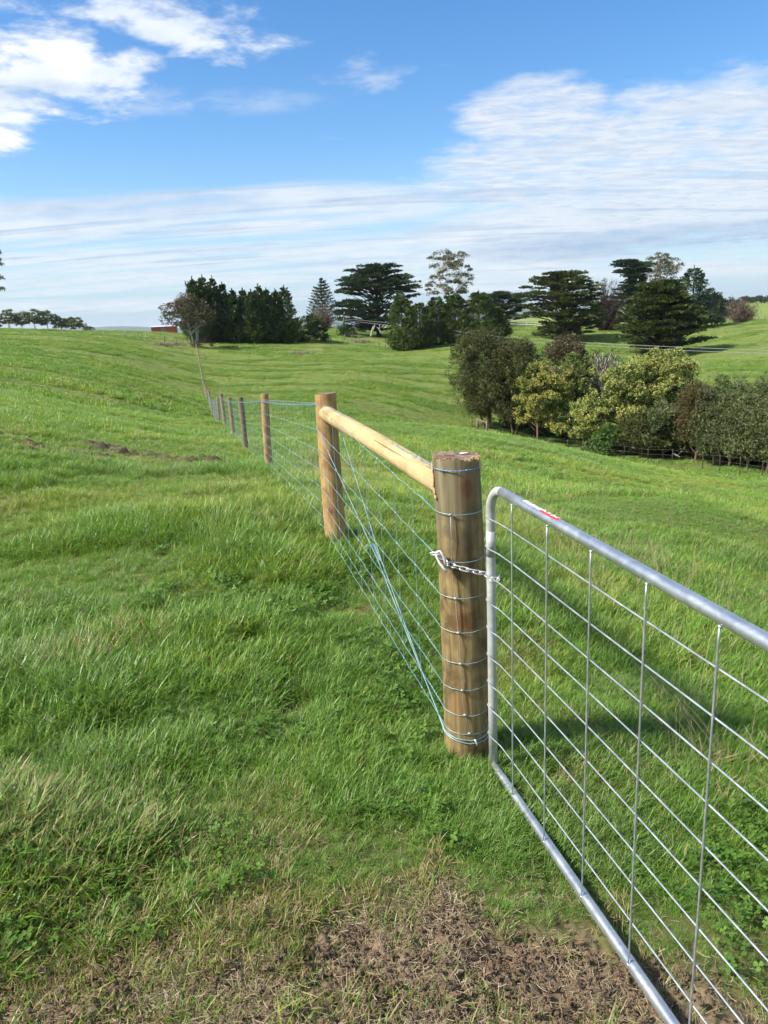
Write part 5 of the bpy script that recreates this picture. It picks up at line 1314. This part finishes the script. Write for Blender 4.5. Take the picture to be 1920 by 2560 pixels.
tone = N.n('ShaderNodeAttribute', attribute_name='tone').outputs['Fac']
hue = N.n('ShaderNodeAttribute', attribute_name='hue', attribute_type='INSTANCER').outputs['Fac']
c = N.mix(tone, (.13, .098, .058), (.33, .265, .165)); c = N.mix(N.m('GREATER_THAN', N.m('ADD', N.m('FRACT', N.m('MULTIPLY', tone, 5.7)), hue), 1.25), c, (.115, .145, .040))
out(N, N.n('ShaderNodeBsdfPrincipled', {'Base Color': c, 'Roughness': .6, 'Specular IOR Level': .25}).outputs[0])
m_clover, N = mat_new("clover_leaves")
tone = N.n('ShaderNodeAttribute', attribute_name='tone').outputs['Fac']
c = N.mix(tone, (.052, .130, .016), (.115, .215, .030))
p = N.n('ShaderNodeBsdfPrincipled', {'Base Color': c, 'Roughness': .5, 'Specular IOR Level': .3}); t = N.n('ShaderNodeBsdfTranslucent', {'Color': c})
out(N, N.n('ShaderNodeMixShader', {0: .3, 1: p.outputs[0], 2: t.outputs[0]}).outputs[0])
m_clod, N = mat_new("soil_crumbs")
tone = N.n('ShaderNodeAttribute', attribute_name='tone').outputs['Fac']; oc = N.n('ShaderNodeTexCoord').outputs['Object']
out(N, N.n('ShaderNodeBsdfPrincipled', {'Base Color': N.mix(N.noise(oc, 60, 4, .7), (.075, .052, .034), (.175, .125, .082)), 'Roughness': .95, 'Specular IOR Level': .1}).outputs[0])

kinds = []                                               # order = instance index
def K(V, F, T, m): kinds.append(src_obj("grass_tuft.%03d" % len(kinds), V, F, T, m))
# 0-3 lush leaning, 4-5 short upright, 6-7 broad blades
for s_ in range(4): K(*blades(52, .065, .08, .20, .0032+.0006*s_, .20, 1.30, .42, 300+s_, 1.25, 5), m_grass)
for s_ in range(2): K(*blades(48, .065, .04, .11, .0036, .15, 1.2, .35, 310+s_, 1.0, 4), m_grass)
for s_ in range(2): K(*blades(20, .055, .09, .22, .0078, .25, 1.25, .5, 320+s_, 1.3, 5), m_grass)
# 8-9 cropped turf of very short blades
for s_ in range(2): K(*blades(60, .070, .025, .06, .0034, .1, 1.0, .2, 330+s_, .7, 3), m_grass)
# 10-11 wide tufts for the middle distance, 12 for the far paddock
for s_ in range(2): K(*blades(60, .16, .08, .18, .008, .2, 1.15, .8, 340+s_, 1.2, 4), m_grass)
K(*blades(70, .40, .08, .20, .022, .1, .8, .6, 350, .8, 3), m_grass)
# 13-14 dry bits lying flat, 15 clover, 16 crumbs of soil, 17 tall dry stems, 18 dock leaves
def bits(n, seed):
    rs = np.random.default_rng(seed); V = []; F = []; T = []
    for k in range(n):
        x, y, z = rs.normal(0, .05), rs.normal(0, .05), rs.uniform(.001, .014); hd = rs.uniform(0, 6.283); L = rs.uniform(.010, .042); w_ = rs.uniform(.0008, .0024); cu = rs.normal(0, .7); el = rs.normal(0, .22); b = len(V)
        for i in range(4):
            s = i/3-.5; h_ = hd+cu*s; V += [(x-math.sin(h_)*w_/2, y+math.cos(h_)*w_/2, z), (x+math.sin(h_)*w_/2, y-math.cos(h_)*w_/2, z+.0006)]
            x += math.cos(h_)*L/3; y += math.sin(h_)*L/3; z = max(.0005, z+L/3*el)
        for i in range(3): F.append((b+2*i, b+2*i+1, b+2*i+3, b+2*i+2))
        T += [rs.random()]*3
    return V, F, T
for s_ in range(2): K(*bits(34, 360+s_), m_straw)
mb = MB(); rs = np.random.default_rng(4)
for k in range(9):
    x, y, h_ = rs.normal(0, .05), rs.normal(0, .05), rs.uniform(.05, .11); mb.tube([(x, y, 0), (x+.005, y, h_)], .0009, 3, tone=rs.random()); R_ = rs.uniform(.010, .017); tn = rs.random(); ti = rs.normal(0, .25, 2); a0 = rs.uniform(0, 6)
    for q in range(3):
        a = a0+q*2.094; V = [(x+.005, y, h_)]
        for u, v_ in ((.55, -.5), (1.0, -.62), (1.35, -.3), (1.28, 0), (1.35, .3), (1.0, .62), (.55, .5)):
            px_ = R_*(u*math.cos(a)-v_*math.sin(a)); py_ = R_*(u*math.sin(a)+v_*math.cos(a)); V.append((x+.005+px_, y+py_, h_+px_*ti[0]+py_*ti[1]+.002*abs(v_)))
        mb.add(V, [(0, 1, 2, 3), (0, 3, 4, 5), (0, 5, 6, 7)], tn)
K(mb.V, mb.F, mb.A, m_clover)
mb = MB()
for k in range(16):
    R_ = rs.uniform(.002, .007); mb.ball((rs.normal(0, .06), rs.normal(0, .06), R_*.3), R_, 7, 5, (1, rs.uniform(.7, 1.3), .75), rs.random(), .42)
K(mb.V, mb.F, mb.A, m_clod)
mb = MB()
for k in range(9):
    x, y = rs.normal(0, .10), rs.normal(0, .10); L = rs.uniform(.28, .60); dx, dy = rs.normal(.10, .14), rs.normal(0, .12); tn = .8+.2*rs.random()
    P = [(x, y, 0), (x+dx*.4*L, y+dy*.4*L, L*.5), (x+dx*L*1.2, y+dy*L*1.2, L*.96)]; mb.tube(P, [.0011, .0009, .0005], 3, tone=tn)
    mb.tube([P[2], (P[2][0]+dx*.05, P[2][1], P[2][2]+.03), (P[2][0]+dx*.12, P[2][1], P[2][2]+.06)], [.0009, .0022, .0006], 4, tone=tn)
K(mb.V, mb.F, mb.A, m_straw)
mb = MB()
for k in range(6):
    a = rs.uniform(0, 6.283); L = rs.uniform(.10, .19); el = rs.uniform(.5, 1.2); w_ = L*.16; tn = rs.random(); V = []
    for i in range(6):
        t = i/5; d = L*t; wd = w_*math.sin(math.pi*min(1, .08+.92*t)**.8) if i < 5 else .002; z = d*math.sin(el)-.5*d*d; rx = d*math.cos(el)
        V += [(rx*math.cos(a)-math.sin(a)*wd, rx*math.sin(a)+math.cos(a)*wd, z+.01), (rx*math.cos(a)+math.sin(a)*wd, rx*math.sin(a)-math.cos(a)*wd, z+.012)]
    mb.add(V, [(2*i, 2*i+1, 2*i+3, 2*i+2) for i in range(5)], tn)
K(mb.V, mb.F, mb.A, m_clover)
# 19 short stubble leaning with green tips, for the trampled edge
K(*blades(22, .07, .03, .10, .004, .5, 1.4, .5, 380, .6, 4), m_grass)

PX, PYY, PI_, PS, PR, PH, PD, PT = [], [], [], [], [], [], [], []
def ring_sample(n, r0, r1, half):
    r = np.sqrt(rng.random(n)*(r1*r1-r0*r0)+r0*r0); a = rng.uniform(-rad(half), rad(half), n); return r*np.sin(a), r*np.cos(a), r
def emit(x, y, idx, sc_, dry, hue=None, dirx=None, tilt=.12):
    n = len(x)
    wind = rad(18)+1.5*(fbm(x*.5, y*.5, 61, 3)-.5)*2.2 if dirx is None else dirx
    PX.append(x); PYY.append(y); PI_.append(np.asarray(idx)*np.ones(n)); PS.append(sc_*np.ones(n)); PR.append(wind+rng.normal(0, 1.5, n))
    hn = fbm(x*.28, y*.28, 62, 3)*.55+fbm(x*1.7, y*1.7, 63, 3)*.45
    PH.append(np.clip((hn-.5)*2.6+.50+rng.normal(0, .24, n), 0, 1) if hue is None else np.clip(hue+rng.normal(0, .12, n), 0, 1)); PD.append(dry*np.ones(n)); PT.append(tilt*np.ones(n))
def dens_mask(x, y): return 1-dirt_mask(x, y)
def tuft_h(x, y):                                        # where the sward stands tall and where it is eaten down
    return fbm(x*1.15+4, y*1.15, 64, 3)*.6+fbm(x*.33, y*.33, 65, 2)*.4
# near sward
x, y, r = ring_sample(32000, 1.2, 4.2, 44); d = dirt_mask(x, y); keep = rng.random(len(x)) > d*1.5+.02; x, y, r, d = x[keep], y[keep], r[keep], d[keep]
th = tuft_h(x, y) + .10*np.clip(-x, -1.2, 1.2)*.35 - .14*sstep(r, 2.45, 1.9)
u = rng.random(len(x))
idx = np.where(th+rng.normal(0, .05, len(x)) > .50, np.where(u < .66, rng.integers(0, 4, len(x)), rng.integers(6, 8, len(x))), np.where(u < .55, rng.integers(4, 6, len(x)), np.where(u < .82, rng.integers(8, 10, len(x)), rng.integers(0, 4, len(x)))))
loc = .42+.26*sstep(-x, -.2, 1.0)+.20*sstep(-x, .9, 1.6)
scl = (.50+.75*sstep(th, .38, .66))*rng.uniform(.75, 1.2, len(x))*(1-.45*d)*loc*1.05
dr_ = .07+.28*sstep(fbm(x*1.3, y*1.3, 66, 3), .52, .72)+.10*sstep(r, 2.1, 1.8)+.3*d
emit(x, y, idx, scl, dr_)
x, y, r = ring_sample(60000, 4.2, 12, 40); d = dirt_mask(x, y); keep = rng.random(len(x)) > d; x, y, r = x[keep], y[keep], r[keep]; th = tuft_h(x, y); u = rng.random(len(x))
idx = np.where(th > .47, np.where(u < .7, rng.integers(0, 4, len(x)), rng.integers(6, 8, len(x))), np.where(u < .6, rng.integers(4, 6, len(x)), rng.integers(0, 4, len(x))))
emit(x, y, idx, (.45+.70*sstep(th, .38, .66))*rng.uniform(.8, 1.25, len(x))*(.62+.28*sstep(-x, -1, 1)), .05+.24*sstep(fbm(x*1.3, y*1.3, 66, 3), .5, .72))
x, y, r = ring_sample(60000, 12, 34, 38); d = dirt_mask(x, y); keep = rng.random(len(x)) > d; x, y, r = x[keep], y[keep], r[keep]; th = tuft_h(x*.6, y*.6)
emit(x, y, rng.integers(10, 12, len(x)), (.40+.55*sstep(th, .38, .64))*rng.uniform(.8, 1.3, len(x)), .05+.20*sstep(fbm(x*.8, y*.8, 66, 3), .5, .72))
x, y, r = ring_sample(72000, 34, 110, 36); d = dirt_mask(x, y); th = fbm(x*.16, y*.5, 67, 3); keep = (rng.random(len(x)) > d) & (rng.random(len(x)) < .25+1.4*sstep(th, .42, .65)); x, y, r, th = x[keep], y[keep], r[keep], th[keep]
emit(x, y, 12, (.45+.75*sstep(th, .42, .66))*rng.uniform(.7, 1.3, len(x)), .05)
x, y, r = ring_sample(56000, 110, 215, 35); th = fbm(x*.10, y*.3, 68, 3); keep = rng.random(len(x)) < .15+1.3*sstep(th, .46, .68); x, y, th = x[keep], y[keep], th[keep]
emit(x, y, 12, (.6+.6*sstep(th, .42, .66))*rng.uniform(.8, 1.4, len(x)), .05)
# clover in patches, dock, dry stems beyond the gate
x, y, r = ring_sample(9000, 1.9, 7, 42); k_ = (fbm(x*1.6, y*1.6, 69, 3)+.10*(x < .2) > .66) & (dirt_mask(x, y) < .3) & (rng.random(len(x)) < .6); emit(x[k_], y[k_], 15, rng.uniform(.45, .85, k_.sum()), 0, tilt=.25)
for px, py, r_ in [(1445, 1300, 5.2), (1452, 1303, 5.1), (1590, 1788, 3.05), (1420, 1590, 3.3), (1710, 1780, 2.95), (1320, 2060, 2.6), (470, 1240, 8)]:
    p_ = at(px, py, r_); emit(np.array([p_[0]]), np.array([p_[1]]), 18, .62, 0)
def strip(n, p, q, w_):
    t = rng.random(n); return p[0]+(q[0]-p[0])*t+rng.normal(0, w_, n), p[1]+(q[1]-p[1])*t+rng.normal(0, w_, n)
sa, sb = at(1180, 1215, 9.0), at(1760, 1400, 5.2)
x, y = strip(60, sa, sb, .45); emit(x, y, 17, rng.uniform(.45, .85, len(x)), 0, hue=.2, tilt=.2)
x, y = strip(900, sa, sb, .55); emit(x, y, rng.integers(0, 4, len(x)), rng.uniform(.5, .95, len(x)), .28)
sa, sb = at(1760, 1690, 3.4), at(1900, 1800, 3.0); x, y = strip(36, sa, sb, .14); emit(x, y, rng.choice([17, 13, 6], len(x)), rng.uniform(.5, .9, len(x)), .8, hue=.2, tilt=.5)
x, y, r = ring_sample(26, 3, 12, 30); emit(x, y, 17, rng.uniform(.5, .9, len(x)), 0, hue=.2, tilt=.3)
sa, sb = at(690, 1240, 8.6), at(662, 1130, 13); x, y = strip(60, sa+fleft[[0, 1, 2]]*-.7, sb+fleft*-.9, .4); emit(x, y, 17, rng.uniform(.4, .8, len(x)), 0, hue=.2)
# taller grass left standing along the fence foot
t_ = rng.random(900); fx_ = -.38-.238*(p1b[1]+t_*26-5.49); emit(fx_+rng.normal(0, .10, 900)+.06, p1b[1]+t_*26, rng.integers(0, 4, 900), rng.uniform(.55, 1.0, 900), .10)
x, y = strip(70, p0b, p1b, .07); emit(x, y, rng.integers(0, 4, 70), rng.uniform(.4, .7, 70), .12)
a_ = rng.uniform(0, 6.283, 40); emit(p0b[0]+.115*np.cos(a_), p0b[1]+.115*np.sin(a_), rng.integers(0, 6, 40), rng.uniform(.3, .5, 40), .15)
a_ = rng.uniform(0, 6.283, 34); emit(p1b[0]+.11*np.cos(a_), p1b[1]+.11*np.sin(a_), rng.integers(0, 6, 34), rng.uniform(.4, .7, 34), .1)
for px, py, r_, n_d, sp in [(620, 1672, 3.85, 70, .16), (730, 1815, 3.25, 60, .15), (425, 1330, 6.7, 80, .22), (1290, 2010, 2.6, 24, .08), (560, 2190, 2.15, 40, .10), (385, 2110, 2.3, 26, .07), (600, 2120, 2.3, 30, .08), (800, 2090, 2.35, 30, .09), (880, 1700, 3.7, 50, .2), (100, 1230, 9, 90, .5), (300, 1180, 10.5, 90, .6), (700, 2060, 2.45, 26, .10), (1400, 1990, 2.75, 26, .1)]:
    p_ = at(px, py, r_); emit(p_[0]+rng.normal(0, sp, n_d), p_[1]+rng.normal(0, sp*1.3, n_d), rng.choice([4, 5, 8, 13, 14, 19], n_d), rng.uniform(.45, .85, n_d), .72)
# the trampled gateway: dry bits, crumbs, stubble
x, y, r = ring_sample(26000, 1.15, 3.2, 44); d = dirt_mask(x, y)
k_ = rng.random(len(x)) < .03+.97*sstep(d, .05, .6)*sstep(fbm(x*3.5, y*3.5, 71, 3), .38, .68)*.30
emit(x[k_], y[k_], rng.integers(13, 15, k_.sum()), rng.uniform(.55, 1.1, k_.sum()), 0, hue=np.clip(.65-.5*d[k_], 0, 1), dirx=rng.uniform(0, 6.28, k_.sum()), tilt=.1)
x, y, r = ring_sample(7000, 1.15, 2.8, 44); d = dirt_mask(x, y); k_ = rng.random(len(x)) < d*.35; emit(x[k_], y[k_], 16, rng.uniform(.5, 1.3, k_.sum()), 0, dirx=rng.uniform(0, 6.28, k_.sum()))
x, y, r = ring_sample(9000, 1.15, 2.8, 44); d = dirt_mask(x, y); k_ = (d > .1) & (rng.random(len(x)) < .02+.20*sstep(fbm(x*2.7, y*2.7, 72, 3)-.14*np.clip(x, -.5, 1), .48, .66)); emit(x[k_], y[k_], rng.choice([19, 19, 8, 9, 13], k_.sum()), rng.uniform(.5, .95, k_.sum()), .62)
x, y, r = ring_sample(9000, 1.15, 2.5, 44); d = dirt_mask(x, y); k_ = (d > .15) & (rng.random(len(x)) < sstep(-x, .0, .9)*.40*sstep(fbm(x*3.1, y*3.1, 73, 3), .42, .60)); emit(x[k_], y[k_], rng.choice([19, 8, 9, 13, 14], k_.sum()), rng.uniform(.5, .95, k_.sum()), .55, tilt=.35)
x, y, r = ring_sample(5000, 1.8, 2.6, 40); d = dirt_mask(x, y); k_ = (d > .02) & (d < .9) & (rng.random(len(x)) < .6*sstep(fbm(x*3.6, y*3.6, 74, 3), .46, .6)); emit(x[k_], y[k_], rng.choice([4, 8, 13, 14, 9], k_.sum()), rng.uniform(.5, .95, k_.sum()), .70, tilt=.3)
# scraped patches farther off
for sx_, sy_, a, b in _scr:
    n_ = int(60*min(1.0, a)*b*10); x = sx_+rng.normal(0, a*.7, n_); y = sy_+rng.normal(0, b*1.1, n_); emit(x, y, rng.integers(13, 15, n_), 1.2, 0, hue=.3)

PX, PYY, PI_, PS, PR, PH, PD, PT = [np.concatenate(q) for q in (PX, PYY, PI_, PS, PR, PH, PD, PT)]
# keep blades clear of the shelter belt floor and inside the trunks
PZ = Hd(PX, PYY)[0]
n_ = len(PX)
me = bpy.data.meshes.new("grass"); me.vertices.add(n_); me.vertices.foreach_set('co', np.stack([PX, PYY, PZ], 1).astype(np.float32).ravel())
def pa(name, typ, arr, key):
    a = me.attributes.new(name, typ, 'POINT'); a.data.foreach_set(key, arr)
pa('idx', 'INT', PI_.astype(np.int32), 'value'); pa('scl', 'FLOAT', PS.astype(np.float32), 'value'); pa('hue', 'FLOAT', PH.astype(np.float32), 'value'); pa('dry', 'FLOAT', PD.astype(np.float32), 'value')
rot = np.stack([rng.normal(0, 1, n_)*PT, rng.normal(0, 1, n_)*PT, PR], 1).astype(np.float32); pa('rot', 'FLOAT_VECTOR', rot.ravel(), 'vector')
grass = bpy.data.objects.new("grass", me); col.objects.link(grass); tag(grass, kind='stuff')
ng = bpy.data.node_groups.new("scatter", 'GeometryNodeTree')
ng.interface.new_socket('Geometry', in_out='INPUT', socket_type='NodeSocketGeometry'); ng.interface.new_socket('Geometry', in_out='OUTPUT', socket_type='NodeSocketGeometry')
gi = ng.nodes.new('NodeGroupInput'); go = ng.nodes.new('NodeGroupOutput')
ci = ng.nodes.new('GeometryNodeCollectionInfo'); ci.inputs[0].default_value = src; ci.inputs[1].default_value = True; ci.inputs[2].default_value = True
ip = ng.nodes.new('GeometryNodeInstanceOnPoints'); ip.inputs['Pick Instance'].default_value = True
def named(nm, dt):
    a = ng.nodes.new('GeometryNodeInputNamedAttribute'); a.data_type = dt; a.inputs[0].default_value = nm; return a.outputs[0]
er = ng.nodes.new('FunctionNodeEulerToRotation')
ng.links.new(gi.outputs[0], ip.inputs['Points']); ng.links.new(ci.outputs[0], ip.inputs['Instance'])
ng.links.new(named('idx', 'INT'), ip.inputs['Instance Index']); ng.links.new(named('rot', 'FLOAT_VECTOR'), er.inputs[0]); ng.links.new(er.outputs[0], ip.inputs['Rotation'])
ng.links.new(named('scl', 'FLOAT'), ip.inputs['Scale']); ng.links.new(ip.outputs[0], go.inputs[0])
md = grass.modifiers.new("scatter", 'NODES'); md.node_group = ng
print("grass tufts:", n_)
